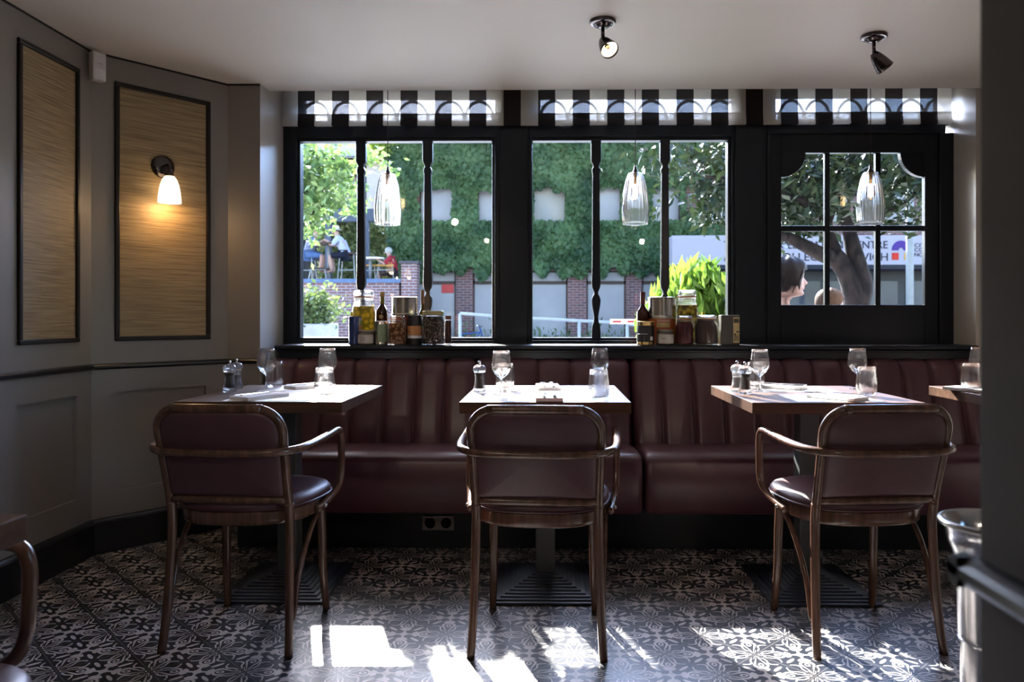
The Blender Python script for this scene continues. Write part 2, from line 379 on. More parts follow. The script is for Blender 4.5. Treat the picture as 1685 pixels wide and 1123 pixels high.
def tile_floor():
    m, nt, b = newmat('encaustic_tiles'); E.nt = nt
    t = nt.nodes.new('ShaderNodeTexCoord'); sp = nt.nodes.new('ShaderNodeSeparateXYZ'); nt.links.new(t.outputs['Object'], sp.inputs[0])
    x = E(sp.outputs[0]); y = E(sp.outputs[1]); k = 0.1405
    u = (x - 0.6480) / k; v = (y - 2.4040) / k
    s = (u + v) * 0.5; tt = (u - v) * 0.5
    fs = ffrac(s) - 0.5; ft = ffrac(tt) - 0.5
    du = fabs(fs + ft); dv = fabs(fs - ft)
    p = fmax(du, dv); q = fmin(du, dv)
    def band(val, a, bb): return (val > a) * (val < bb)
    star = (fsqrt(p) + fsqrt(q)) < 0.50
    neck = band(p, 0.12, 0.24) * (q < 0.030)
    crown = band(p, 0.20, 0.33) * (q < (0.15 - fabs(p - 0.29) * 0.8))
    a1 = p - 0.49
    w = fmax(1.0 - fmax(a1, 0.0) / 0.42, 0.02)
    an = fmin(a1, 0.0)
    fld = fsqrt(an * an + q * q) / E.op('POWER', w, 1.15)
    drop = band(fld, 0.112, 0.172) * band(p, 0.30, 0.87)
    inner = band(fsqrt(a1 * a1 * 0.5 + q * q), 0.030, 0.062)
    dot = fsqrt((p - 0.915) * (p - 0.915) + q * q) < 0.022
    e1 = (p + q) * 0.7071 - 0.43; e2 = (p - q) * 0.7071
    oval = ((e1 / 0.150) * (e1 / 0.150) + (e2 / 0.044) * (e2 / 0.044)) < 1.0
    cp = 1.0 - p
    r = fsqrt(cp * cp + q * q); th = E.op('ARCTAN2', q, cp)
    def gs(c, wd): z = (r - c) / wd; return E.op('EXPONENT', z * z * -1.0)
    cur = th - (0.56 - gs(0.47, 0.10) * 0.16 + gs(0.62, 0.05) * 0.10)
    squig = ((fabs(cur) * r) < (r * 0.036 + 0.006)) * band(r, 0.20, 0.62)
    rays = ((fabs(th - 0.34) * r) < 0.008) * band(r, 0.10, 0.24)
    grout = (p + q) > 0.985
    keep = fmax((p + q) < 0.955, r < 0.12)
    light = star
    for z in (crown, neck, drop, inner, dot, oval, squig, rays): light = fmax(light, z)
    light = light * keep
    # small wear variation
    n = nt.nodes.new('ShaderNodeTexNoise'); n.inputs['Scale'].default_value = 5; n.inputs['Detail'].default_value = 6; nt.links.new(t.outputs['Object'], n.inputs['Vector'])
    mx = nt.nodes.new('ShaderNodeMixRGB'); mx.inputs[1].default_value = (0.017, 0.020, 0.030, 1); mx.inputs[2].default_value = (0.62, 0.565, 0.54, 1)
    nt.links.new(light.s, mx.inputs[0])
    m2 = nt.nodes.new('ShaderNodeMixRGB'); m2.inputs[2].default_value = (0.12, 0.115, 0.115, 1); nt.links.new(grout.s, m2.inputs[0]); nt.links.new(mx.outputs[0], m2.inputs[1])
    m3 = nt.nodes.new('ShaderNodeMixRGB'); m3.blend_type = 'MULTIPLY'; m3.inputs[0].default_value = 0.35; nt.links.new(m2.outputs[0], m3.inputs[1]); nt.links.new(n.outputs['Fac'], m3.inputs[2])
    nt.links.new(m3.outputs[0], b.inputs['Base Color'])
    b.inputs['Roughness'].default_value = 0.30; b.inputs['Specular IOR Level'].default_value = 0.42
    return m
M['tiles'] = tile_floor()

# ================================================================== THE ROOM
CEIL = 2.235
XL = atZ(150, 914, 0).x; Y1 = atZ(150, 914, 0).y
P1 = Vector((XL, Y1)); Y2 = 3.86; P2 = Vector((XY(375, Y2), Y2)); P3 = Vector((XY(428, Y2), Y2))
XR = XY(1556, 4.28); YB = -3.0; XRW = 2.42

fl = MB(); fl.box(-2.6, 2.6, YB - 0.2, 4.3, -0.10, 0.0); struct('floor', fl, M['tiles'])
ce = MB(); ce.box(-2.6, 2.6, YB - 0.2, 3.98, CEIL, CEIL + 0.16); ce.box(-2.6, 2.6, 3.98, 4.6, CEIL + 0.14, CEIL + 0.3)
struct('ceiling', ce, M['ceiling'])

def wall_frame(P0, P1_, flip=False):
    d = (P1_ - P0).normalized(); n = Vector((d.y, -d.x))
    if flip: n = -n
    def g(s, z, o=0.0): return Vector((P0.x + d.x * s + n.x * o, P0.y + d.y * s + n.y * o, z))
    return g, (P1_ - P0).length
def grid_wall(P0, P1_, z0, z1, holes=(), depth=0.018, thick=0.12, flip=False):
    g, L = wall_frame(P0, P1_, flip); mb = MB()
    ss = sorted({0, L} | {h[0] for h in holes} | {h[1] for h in holes}); zs = sorted({z0, z1} | {h[2] for h in holes} | {h[3] for h in holes})
    def inh(s, z): return any(h[0] < s < h[1] and h[2] < z < h[3] for h in holes)
    for i in range(len(ss) - 1):
        for j in range(len(zs) - 1):
            o = -depth if inh((ss[i] + ss[i + 1]) / 2, (zs[j] + zs[j + 1]) / 2) else 0.0
            mb.quad(g(ss[i], zs[j], o), g(ss[i + 1], zs[j], o), g(ss[i + 1], zs[j + 1], o), g(ss[i], zs[j + 1], o))
    for (a, b, c, d) in holes:
        for p, q in (((a, c), (b, c)), ((b, c), (b, d)), ((b, d), (a, d)), ((a, d), (a, c))):
            mb.quad(g(p[0], p[1]), g(q[0], q[1]), g(q[0], q[1], -depth), g(p[0], p[1], -depth))
    vs = [g(s, z, -o) for z in (z0, z1) for o in (depth + 0.002, thick) for s in (0, L)]
    mb.add(vs, [(0, 2, 3, 1), (4, 5, 7, 6), (0, 1, 5, 4), (2, 6, 7, 3), (0, 4, 6, 2), (1, 3, 7, 5)])
    return mb, g, L
def bar(mb, g, s0, s1, z0, z1, o0, o1):
    vs = [g(s, z, o) for z in (z0, z1) for o in (o0, o1) for s in (s0, s1)]
    mb.add(vs, [(0, 2, 3, 1), (4, 5, 7, 6), (0, 1, 5, 4), (2, 6, 7, 3), (0, 4, 6, 2), (1, 3, 7, 5)])
def dado(mb, g, s0, s1):
    prof = [(0.0, 0.820), (0.008, 0.820), (0.014, 0.823), (0.018, 0.829), (0.018, 0.837), (0.014, 0.842), (0.007, 0.845), (0.0, 0.846)]
    n = len(prof); vs = [g(s, z, o) for s in (s0, s1) for (o, z) in prof]
    mb.add(vs, [(i, i + 1, n + i + 1, n + i) for i in range(n - 1)] + [tuple(range(n - 1, -1, -1)), tuple(range(n, 2 * n))])
def skirt(mb, g, s0, s1):
    prof = [(0.0, 0.0), (0.018, 0.0), (0.018, 0.135), (0.013, 0.145), (0.008, 0.152), (0.0, 0.156)]
    n = len(prof); vs = [g(s, z, o) for s in (s0, s1) for (o, z) in prof]
    mb.add(vs, [(i, i + 1, n + i + 1, n + i) for i in range(n - 1)] + [tuple(range(n - 1, -1, -1)), tuple(range(n, 2 * n))])
def panel(root, g, s0, s1, z0, z1, label):
    gc = MB(); bar(gc, g, s0 + 0.008, s1 - 0.008, z0 + 0.008, z1 - 0.008, -0.010, 0.003); p = obj('grasscloth_panel', gc, M['grasscloth'], root); p['label'] = label
    f = MB(); wd = 0.020
    for a in ((s0, s1, z0, z0 + wd), (s0, s1, z1 - wd, z1)): bar(f, g, a[0], a[1], a[2], a[3], 0, 0.014)
    for a in ((s0, s0 + wd, z0 + wd, z1 - wd), (s1 - wd, s1, z0 + wd, z1 - wd)): bar(f, g, a[0], a[1], a[2], a[3], 0, 0.014)
    obj('panel_moulding', f, M['brown_frame'], root, bevel=0.004)

# left wall (runs towards the window)
A0 = Vector((XL, YB))
def sA(px): return atX(px, 560, XL).y - YB
pa0, pa1 = sA(27), sA(127.5)
lowA = [(pa0, pa1 - 0.004, 0.27, 0.716), (pa0 - 0.95, pa0 - 0.25, 0.27, 0.716), (pa0 - 1.90, pa0 - 1.20, 0.27, 0.716)]
wa, gA, LA = grid_wall(A0, P1, 0, CEIL, lowA)
wl = struct('wall_left', wa, M['wall']); wl['label'] = 'taupe panelled wall running back from the bay corner at left'
panel(wl, gA, pa0, pa1, 0.947, 2.122, 'tall grasscloth panel nearest the left edge')
for k in (1, 2): panel(wl, gA, pa0 - 0.95 * k, pa0 - 0.95 * k + 0.70, 0.947, 2.122, 'grasscloth panel further back')
# canted wall
dB = P2 - P1; LBv = dB.length
def sB(px):
    r = ray(px, 500); den = r.x * dB.y - r.y * dB.x; k = (P1.x * dB.y - P1.y * dB.x) / den
    return (Vector((r.x * k, r.y * k)) - P1).length
b0, b1 = sB(188), sB(345)
wb, gB, LB = grid_wall(P1, P2, 0, CEIL, [(sB(187), sB(339), 0.27, 0.716)])
wc = struct('wall_bay', wb, M['wall']); wc['label'] = 'canted taupe wall with framed grasscloth panel and wall lamp'
panel(wc, gB, b0, b1, 0.947, 2.122, 'grasscloth panel behind the wall lamp')
# short return beside the window recess + reveal
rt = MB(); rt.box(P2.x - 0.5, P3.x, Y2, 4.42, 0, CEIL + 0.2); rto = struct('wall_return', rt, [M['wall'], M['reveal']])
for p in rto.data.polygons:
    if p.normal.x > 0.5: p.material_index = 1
gC, LC = wall_frame(P2, P3)
gR, LR = wall_frame(P3, Vector((P3.x, 4.2)))
# right side of window recess, right wall, wall behind camera
rr = MB(); rr.box(XR, XR + 0.6, 3.98, 4.42, 0, CEIL + 0.2); struct('wall_right_reveal', rr, M['reveal'])
bk = MB(); bk.box(-2.4, XRW + 0.15, YB - 0.15, YB, 0, CEIL); struct('wall_behind', bk, M['wall'])
wy0, wy1 = -1.45, 0.60
rw = MB(); rw.box(XRW, XRW + 0.15, YB, wy0, 0, CEIL); rw.box(XRW, XRW + 0.15, wy1, 3.98, 0, CEIL); rw.box(XRW, XRW + 0.15, wy0, wy1, 0, 0.85); rw.box(XRW, XRW + 0.15, wy0, wy1, 2.12, CEIL)
struct('wall_right', rw, M['wall'])
wf = MB()
for (a, b_) in ((wy0, wy0 + 0.05), ((wy0 + wy1) / 2 - 0.02, (wy0 + wy1) / 2 + 0.02), (wy1 - 0.05, wy1)): wf.box(XRW + 0.03, XRW + 0.10, a, b_, 0.85, 2.12)
for (a, b_) in ((0.85, 0.90), (2.07, 2.12)): wf.box(XRW + 0.03, XRW + 0.10, wy0, wy1, a, b_)
wn = struct('window_4', wf, M['frame']); wg = MB(); wg.box(XRW + 0.063, XRW + 0.067, wy0 + 0.05, wy1 - 0.05, 0.90, 2.07); obj('glass_pane', wg, M['glass'], wn)  # unseen window added in the right wall as fill light for the room
# wall end close to the camera on the right
PX = atY(1610, 500, 0.66).x
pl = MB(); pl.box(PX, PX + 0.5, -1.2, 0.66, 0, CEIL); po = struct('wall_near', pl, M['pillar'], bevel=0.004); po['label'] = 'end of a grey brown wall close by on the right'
# mouldings
dr = MB(); dado(dr, gA, 0, LA); dado(dr, gB, -0.01, LB); dado(dr, gC, -0.01, LC)
struct('trim_1', dr, M['black'], label='black dado rail along the left walls', smooth=False)
bs = MB(); skirt(bs, gA, 0, LA); skirt(bs, gB, -0.01, LB); skirt(bs, gC, -0.01, LC)
struct('baseboard_left', bs, M['black'])
dp = MB()
def gP(s, z, o=0.0): return Vector((PX - o, -1.2 + s, z))
def gP2(s, z, o=0.0): return Vector((PX - 0.018 + s, 0.66 + o, z))
dado(dp, gP, 0, 1.86 + 0.018); dado(dp, gP2, 0, 0.5); struct('trim_2', dp, M['black'], label='black dado rail on the near wall end')
sk = MB(); skirt(sk, gP, 0, 1.86 + 0.018); skirt(sk, gP2, 0.018, 0.5); struct('baseboard_near', sk, M['black'])
cv = MB()                                                    # thin shadow-gap bead under ceiling
for g, L in ((gA, LA), (gB, LB), (gC, LC)): bar(cv, g, 0, L, CEIL - 0.008, CEIL, 0, 0.004)
struct('trim_3', cv, M['brown_frame'])

# ------------------------------------------------------------------ window wall
YF = 4.20
def X(px, Y=YF): return XY(px, Y)
def Z(py, Y=YF): return ZY(py, Y)
zg0, zg1 = Z(556), Z(230)               # glass opening
zt0, zt1 = Z(200, 4.28), Z(165, 4.33)   # transom
wm = MB()
wm.box(P3.x - 0.02, XR + 0.02, YF, 4.42, 0.0, 0.90)
wm.box(P3.x - 0.02, XR + 0.02, YF + 0.02, 4.28, zt1, CEIL + 0.2)
wo_ = struct('wall_window', wm, M['frame'])
# masonry of the front beyond the room so no light leaks past the ends
ms = MB(); ms.box(-3.4, P2.x - 0.5, 4.28, 4.42, 0, 2.7); ms.box(XR + 0.6, 3.6, 4.28, 4.42, 0, 2.7); struct('wall_front', ms, M['wall'])
ap = MB()
for (a, b) in ((822, 868), (1209, 1256)): ap.box(X(a), X(b), YF - 0.012, 4.30, 0.90, zt1)
for (a, b) in ((815, 822), (868, 875), (1204, 1209), (1256, 1262)): ap.box(X(a), X(b), YF + 0.004, 4.30, 0.90, zt1)
ap.box(P3.x - 0.01, X(495), YF + 0.06, 4.31, zg1 + 0.08, zt1)
ap.box(X(813), X(889), YF + 0.06, 4.31, zg1 + 0.08, zt1); ap.box(X(1207), X(1282), YF + 0.06, 4.31, zg1 + 0.08, zt1)
ap.box(P3.x - 0.01, X(474), YF, 4.30, 0.90, zg1 + 0.1)
struct('trim_4', ap, M['frame'], label='blue black timber posts between the windows', bevel=0.003)

MUL = [(230, 8.2), (266, 8.2), (272, 5.0), (275, 4.6), (279, 6.6), (284, 6.6), (287, 5.6), (300, 5.8), (440, 6.6), (466, 7.4), (474, 6.4), (481, 3.4), (484, 3.2), (489, 6.0), (494, 7.4), (502, 6.8), (512, 5.0), (522, 3.4), (530, 4.2), (537, 6.6), (545, 7.2), (557, 7.4)]
def window(idx, xl, xr, gl, gr, muls, tr, arches):
    root = struct_root('window_%d' % idx)
    f = MB()
    # outer frame: left, right, head, bottom rail
    f.box(X(xl), X(gl - 5), YF, 4.285, 0.90, zg1 + 0.085); f.box(X(gr + 5), X(xr), YF, 4.285, 0.90, zg1 + 0.085)
    f.box(X(gl - 5), X(gr + 5), YF, 4.285, zg1 + 0.018, zg1 + 0.085)
    f.box(X(gl - 5), X(gr + 5), YF, 4.30, 0.90, zg0 - 0.015)
    f2 = MB()
    f2.box(X(gl - 5), X(gl), YF + 0.02, 4.28, zg0 - 0.015, zg1 + 0.018); f2.box(X(gr), X(gr + 5), YF + 0.02, 4.28, zg0 - 0.015, zg1 + 0.018)
    f2.box(X(gl), X(gr), YF + 0.02, 4.28, zg1, zg1 + 0.018); f2.box(X(gl), X(gr), YF + 0.02, 4.28, zg0 - 0.015, zg0)
    obj('outer_frame', f, M['frame'], root, bevel=0.005); obj('inner_frame', f2, M['frame'], root, bevel=0.003)
    for m in muls:
        k = YF / F * 1.0
        half = [(h * 4.24 / F, ZY(y, 4.24)) for y, h in MUL]
        poly = [(XY(m, 4.24) - h, z) for h, z in half][::-1] + [(XY(m, 4.24) + h, z) for h, z in half]
        mm = MB()
        # mirrored silhouette strips (quads) so that the concave outline triangulates cleanly
        n = len(half); xc = XY(m, 4.24); vs = []; fs = []
        for yy in (YF + 0.025, YF + 0.062):
            for h, z in half: vs += [Vector((xc - h, yy, z)), Vector((xc + h, yy, z))]
        N = 2 * n
        for i in range(n - 1):
            a = 2 * i
            fs += [(a, a + 2, a + 3, a + 1), (N + a, N + a + 1, N + a + 3, N + a + 2), (a, N + a, N + a + 2, a + 2), (a + 1, a + 3, N + a + 3, N + a + 1)]
        fs += [(0, 1, N + 1, N), (N - 2, 2 * N - 2, 2 * N - 1, N - 1)]
        mm.add(vs, fs); obj('mullion', mm, M['frame'], root, bevel=0.003)
    g = MB(); g.box(X(gl) - 0.004, X(gr) + 0.004, 4.264, 4.268, zg0 - 0.005, zg1 + 0.005); obj('glass_pane', g, M['glass'], root)
    # arched light above
    t = MB(); r = 0.0065
    for (a, b) in arches:
        xa, xb = XY(a, 4.30), XY(b, 4.30); cx = (xa + xb) / 2; rad = (xb - xa) / 2; zb = ZY(197, 4.30); h = ZY(167, 4.30) - zb
        pts = [Vector((cx - rad * math.cos(q), 4.30, zb + h * math.sin(q))) for q in np.linspace(0, PI, 17)]
        pts = [Vector((xa, 4.30, zt0 - 0.01))] + pts + [Vector((xb, 4.30, zt0 - 0.01))]
        t.tube(pts, 0.0085, 6)
    obj('fanlight_bars', t, M['frame'], root)
    h = MB(); h.box(X(tr[0]), X(tr[1]), YF + 0.05, 4.31, zg1 + 0.085, zt0); h.box(X(tr[0]), X(tr[1]), 4.25, 4.33, zt1, zt1 + 0.03); obj('fanlight_frame', h, M['frame'], root)
    gg = MB(); gg.box(X(tr[0]), X(tr[1]), 4.305, 4.308, zt0 - 0.005, zt1 + 0.005); obj('fanlight_glass', gg, M['glass'], root)
    return root
def ar(l, s, o): return [(a / s + o, b / s + o) for a, b in l]
AR1 = ar([(155, 340), (360, 545), (605, 800), (805, 1015), (1070, 1265), (1270, 1465)], 4.16, 460)
AR2 = ar([(245, 430), (435, 645), (690, 900), (905, 1110), (1165, 1370), (1375, 1570)], 4.16, 830)
AR3 = ar([(255, 400), (405, 550), (595, 745), (750, 910), (945, 1105), (1105, 1235)], 3.547, 1210)
window(1, 472, 815, 492, 809, (594.5, 704), (494, 814), AR1)
window(2, 873, 1206, 876, 1199, (980.8, 1094), (887, 1209), AR2)

# third window: heavy sash with six panes and scooped corners
r3 = struct_root('window_3')
f = MB(); zc0, zc1 = Z(502), Z(252)
f.box(X(1262), X(1556), YF - 0.004, 4.29, zg1 + 0.030, zg1 + 0.085)
f.box(X(1546), XR + 0.01, YF - 0.004, 4.29, 0.90, zg1 + 0.030); f.box(X(1262), X(1268), YF - 0.004, 4.29, 0.90, zg1 + 0.030)
obj('outer_frame', f, M['frame'], r3, bevel=0.004)
s = MB(); xa, xb = X(1287), X(1524)
s.box(X(1268), xa, YF + 0.012, 4.25, 0.90, zg1 + 0.030); s.box(xb, X(1546), YF + 0.012, 4.25, 0.90, zg1 + 0.030)
s.box(xa, xb, YF + 0.012, 4.25, 0.90, zc0); s.box(xa, xb, YF + 0.012, 4.25, zc1, zg1 + 0.030)
R = 40 * YF / F
for sx, x0 in ((1, xa), (-1, xb)):
    arc = [(x0 + sx * R * math.cos(q), zc1 - R * math.sin(q)) for q in np.linspace(0, PI / 2, 12)]
    poly = [(x0, zc1)] + arc
    n = len(poly); vs = [Vector((x, y, z)) for y in (YF + 0.012, 4.25) for x, z in poly]; fs = []
    for i in range(1, n - 1): fs += [(0, i, i + 1), (n, n + i + 1, n + i)]
    for i in range(n): j = (i + 1) % n; fs.append((i, n + i, n + j, j))
    s.add(vs, fs)
obj('sash_frame', s, M['frame'], r3, bevel=0.003)
mu = MB()
for m in (1363.5, 1447.5): mu.box(X(m - 4.2), X(m + 4.2), YF + 0.018, 4.246, zc0, zc1)
mu.box(xa, xb, YF + 0.020, 4.244, Z(380.5), Z(371.5)); obj('glazing_bars', mu, M['frame'], r3, bevel=0.003)
g = MB(); g.box(xa - 0.004, xb + 0.004, 4.234, 4.238, zc0 - 0.005, zc1 + 0.005); obj('glass_pane', g, M['glass'], r3)
t = MB()
for (a, b) in AR3:
    x0, x1 = XY(a, 4.30), XY(b, 4.30); cx = (x0 + x1) / 2; rad = (x1 - x0) / 2; zb = ZY(197, 4.30); h = ZY(167, 4.30) - zb
    pts = [Vector((x0, 4.30, zt0 - 0.01))] + [Vector((cx - rad * math.cos(q), 4.30, zb + h * math.sin(q))) for q in np.linspace(0, PI, 17)] + [Vector((x1, 4.30, zt0 - 0.01))]
    t.tube(pts, 0.0085, 6)
obj('fanlight_bars', t, M['frame'], r3)
h = MB(); h.box(X(1280), XR + 0.02, YF + 0.05, 4.31, zg1 + 0.085, zt0); h.box(X(1280), XR + 0.02, 4.25, 4.33, zt1, zt1 + 0.03); obj('fanlight_frame', h, M['frame'], r3)
gg = MB(); gg.box(X(1280), XR + 0.02, 4.305, 4.308, zt0 - 0.005, zt1 + 0.005); obj('fanlight_glass', gg, M['glass'], r3)

# sill board and apron
SZ = 0.911; XS0 = XY(450, 3.94); XS1 = XR - 0.002
sl = MB(); sl.box(XS0, XS1, 3.94, 4.24, SZ - 0.026, SZ)
struct('trim_5', sl, M['frame'], label='deep blue black window sill', bevel=0.009)
aa = MB(); aa.box(XS0 + 0.02, XS1, 3.968, 4.20, 0.838, SZ - 0.026); aa.box(XS0 + 0.01, XS1, 3.958, 3.99, SZ - 0.038, SZ - 0.026)
struct('trim_6', aa, M['frame'], label='apron board below the sill', bevel=0.003)

# ------------------------------------------------------------------ blinds
def blind_mat():
    m = bpy.data.materials.new('striped_blind_fabric'); m.use_nodes = True; nt = m.node_tree; nt.nodes.clear(); E.nt = nt
    out = nt.nodes.new('ShaderNodeOutputMaterial'); t = nt.nodes.new('ShaderNodeTexCoord'); sp = nt.nodes.new('ShaderNodeSeparateXYZ')
    nt.links.new(t.outputs['Object'], sp.inputs[0]); x = E(sp.outputs[0])
    x0 = XY(492, 4.18); per = (XY(1511, 4.18) - x0) / 18.0
    dark = ffrac((x - x0) / per + 20.0) < 0.497
    mc = nt.nodes.new('ShaderNodeMixRGB'); mc.inputs[1].default_value = (0.72, 0.69, 0.62, 1); mc.inputs[2].default_value = (0.045, 0.040, 0.038, 1); nt.links.new(dark.s, mc.inputs[0])
    d = nt.nodes.new('ShaderNodeBsdfDiffuse'); tl = nt.nodes.new('ShaderNodeBsdfTranslucent'); tr = nt.nodes.new('ShaderNodeBsdfTransparent')
    nt.links.new(mc.outputs[0], d.inputs[0]); nt.links.new(mc.outputs[0], tl.inputs[0])
    a = nt.nodes.new('ShaderNodeMixShader'); a.inputs[0].default_value = 0.42; nt.links.new(d.outputs[0], a.inputs[1]); nt.links.new(tl.outputs[0], a.inputs[2])
    mc2 = nt.nodes.new('ShaderNodeMixRGB'); mc2.inputs[1].default_value = (1, 0.98, 0.93, 1); mc2.inputs[2].default_value = (0.5, 0.5, 0.5, 1); nt.links.new(dark.s, mc2.inputs[0]); nt.links.new(mc2.outputs[0], tr.inputs[0])
    b = nt.nodes.new('ShaderNodeMixShader'); nt.links.new((0.11 - dark * 0.092).s, b.inputs[0]); nt.links.new(a.outputs[0], b.inputs[1]); nt.links.new(tr.outputs[0], b.inputs[2])
    nt.links.new(b.outputs[0], out.inputs[0]); return m
M['blind'] = blind_mat()
def blind(x0, x1, label, sag=0.004):
    th = thing('roman_blind', label, 'blind', (0, 0, 0), 0, 'striped blinds above the windows')
    zb = 2.096
    def fn(u, v):
        x = x0 + (x1 - x0) * u; z = 2.37 - (2.37 - zb) * v
        return Vector((x, 4.16 + 0.003 * math.sin(u * 23) * v - 0.010 * max(0, (v - 0.72) / 0.28), z - sag * math.sin(u * PI * 3) * v * 0.4))
    f = MB(); f.grid(fn, 60, 10); obj('fabric', f, M['blind'], th, smooth=True)
    def fn2(u, v):
        x = x0 + (x1 - x0) * u
        return Vector((x, 4.165 + 0.012 * math.sin(v * PI), zb + 0.068 * v - sag * math.sin(u * PI * 3) * 0.4))
    g = MB(); g.grid(fn2, 60, 6); obj('folded_hem', g, M['blind'], th, smooth=True)
    r = MB(); r.tube([(x0 + 0.01, 4.172, zb + 0.066), (x1 - 0.01, 4.172, zb + 0.066)], 0.004, 6); obj('hem_rod', r, M['plastic'], th)
    return th
blind(P3.x + 0.012, XY(830.6, 4.18), 'black and cream striped blind over the left window')
blind(XY(831.4, 4.18), XY(1231.6, 4.18), 'black and cream striped blind over the middle window')
blind(XY(1232.4, 4.18), XR - 0.03, 'black and cream striped blind over the right window')

# ------------------------------------------------------------------ banquette
def banquette(x0, x1, seams, label):
    th = thing('banquette', label, 'bench', ((x0 + x1) / 2, 3.6, 0), 0, 'oxblood banquette sections')
    prof = [(3.795, 0.40), (3.800, 0.46), (3.830, 0.56), (3.862, 0.66), (3.890, 0.75), (3.902, 0.79), (3.915, 0.812), (3.940, 0.825), (3.975, 0.828), (4.005, 0.818), (4.018, 0.80), (4.02, 0.70), (4.02, 0.40)]
    cum = [0]
    for a, b in zip(prof[:-1], prof[1:]): cum.append(cum[-1] + math.hypot(b[0] - a[0], b[1] - a[1]))
    xs = []
    for a, b in zip(seams[:-1], seams[1:]):
        for t in (0, .02, .05, .10, .2, .35, .5, .65, .8, .9, .95, .98): xs.append((a + (b - a) * t, t))
    xs.append((seams[-1], 1.0))
    mb = MB(); vs = []; fs = []; n = len(prof)
    for (x, t) in xs:
        e = min(t, 1 - t); b = 0.022 * (1 - (1 - min(e / 0.22, 1)) ** 2.4)
        end = min(x - x0, x1 - x); b -= 0.016 * max(0, 1 - end / 0.02)
        for i, (y, z) in enumerate(prof):
            i0, i1 = max(i - 1, 0), min(i + 1, n - 1); ty, tz = prof[i1][0] - prof[i0][0], prof[i1][1] - prof[i0][1]; L = math.hypot(ty, tz)
            ny, nz = -tz / L, ty / L
            k = 1.0 if i < 10 else 0.0
            vs.append(Vector((x, y + ny * b * k, z + nz * b * k * (0.7 if i > 5 else 1))))
    for a in range(len(xs) - 1):
        for i in range(n - 1): fs.append((a * n + i, (a + 1) * n + i, (a + 1) * n + i + 1, a * n + i + 1))
    fs.append(tuple(range(n))); fs.append(tuple((len(xs) - 1) * n + i for i in range(n - 1, -1, -1)))
    mb.add(vs, fs); obj('backrest', mb, M['leather'], th, smooth=True, world=True)
    sp = [(3.90, 0.415), (3.80, 0.432), (3.60, 0.447), (3.44, 0.453), (3.39, 0.449), (3.362, 0.436), (3.350, 0.415), (3.350, 0.32), (3.352, 0.22), (3.360, 0.195), (3.385, 0.188), (3.90, 0.188)]
    cy_, cz_ = 3.62, 0.32
    def fn(u, v):
        return None
    us = [0, .004, .010, .018, .03, .5, .97, .982, .99, .996, 1]; W_ = x1 - x0
    offs = [0.026, 0.012, 0.004, 0.001, 0, 0, 0, 0.001, 0.004, 0.012, 0.026]
    us = [0, 0.004, 0.012, 0.025, 0.05]; of = [0.024, 0.012, 0.004, 0.0005, 0]
    xx = [(x0 + a, o) for a, o in zip(us, of)] + [((x0 + x1) / 2, 0)] + [(x1 - a, o) for a, o in list(zip(us, of))[::-1]]
    vs = []; m = len(sp); fs = []
    for (x, o) in xx:
        for i, (y, z) in enumerate(sp):
            i0, i1 = (i - 1) % m, (i + 1) % m; ty, tz = sp[i1][0] - sp[i0][0], sp[i1][1] - sp[i0][1]; L = math.hypot(ty, tz)
            ny, nz = -tz / L, ty / L
            if i in (0, m - 1): o_ = 0
            else: o_ = o
            vs.append(Vector((x, y + ny * o_, z + nz * o_)))
    for a in range(len(xx) - 1):
        for i in range(m):
            j = (i + 1) % m; fs.append((a * m + i, a * m + j, (a + 1) * m + j, (a + 1) * m + i))
    fs.append(tuple(range(m - 1, -1, -1))); fs.append(tuple((len(xx) - 1) * m + i for i in range(m)))
    sb = MB(); sb.add(vs, fs); obj('seat', sb, M['leather'], th, world=True, auto=True)
    return th
sm1 = [XY(p, 3.93) for p in (458, 487.6, 537, 586, 636.7, 686, 733.5, 784, 834, 884.8, 936.5, 987, 1035.5)]
sm2 = [XY(p, 3.93) for p in (1038.5, 1085.5, 1137, 1186, 1237, 1286, 1334, 1383, 1431, 1478, 1525, 1570, 1618)]
sm2[-1] = min(sm2[-1], XR - 0.01)
sm1[0] = P3.x + 0.012
banquette(sm1[0], sm1[-1], sm1, 'long oxblood leather banquette section on the left with fluted back')
banquette(sm2[0], sm2[-1], sm2, 'oxblood leather banquette section on the right with fluted back')
pk = MB(); pk.box(P3.x + 0.03, XR - 0.005, 3.50, 4.03, 0, 0.186); 
pko = obj('banquette_plinth', pk, M['frame'], bevel=0.003); tag(pko, 'blue black plinth running under both banquette sections', 'plinth')
so = thing('power_socket', 'pale double power socket on the plinth under the banquette', 'socket', (XY(721, 3.49), 3.49, 0.117))
b = MB(); b.box(-0.072, 0.072, -0.006, 0.010, -0.033, 0.033); obj('face_plate', b, mat('dull_socket_plate', (0.20, 0.18, 0.165), 0.4), so, bevel=0.003)
for dx in (-0.037, 0.037):
    b = MB(); b.lathe([(0.001, 0), (0.024, 0), (0.026, 0.003), (0.026, 0.006)], 20, (dx, -0.006, 0), Matrix.Rotation(PI / 2, 3, 'X')); obj('socket_outlet', b, mat('pale_socket', (0.30, 0.27, 0.25), 0.5), so)
    b = MB()
    for (hx, hz) in ((0, 0.010), (-0.009, -0.006), (0.009, -0.006)): b.box(dx + hx - 0.003, dx + hx + 0.003, -0.0128, -0.010, hz - 0.002, hz + 0.002)
    obj('pin_holes', b, M['black'], so)

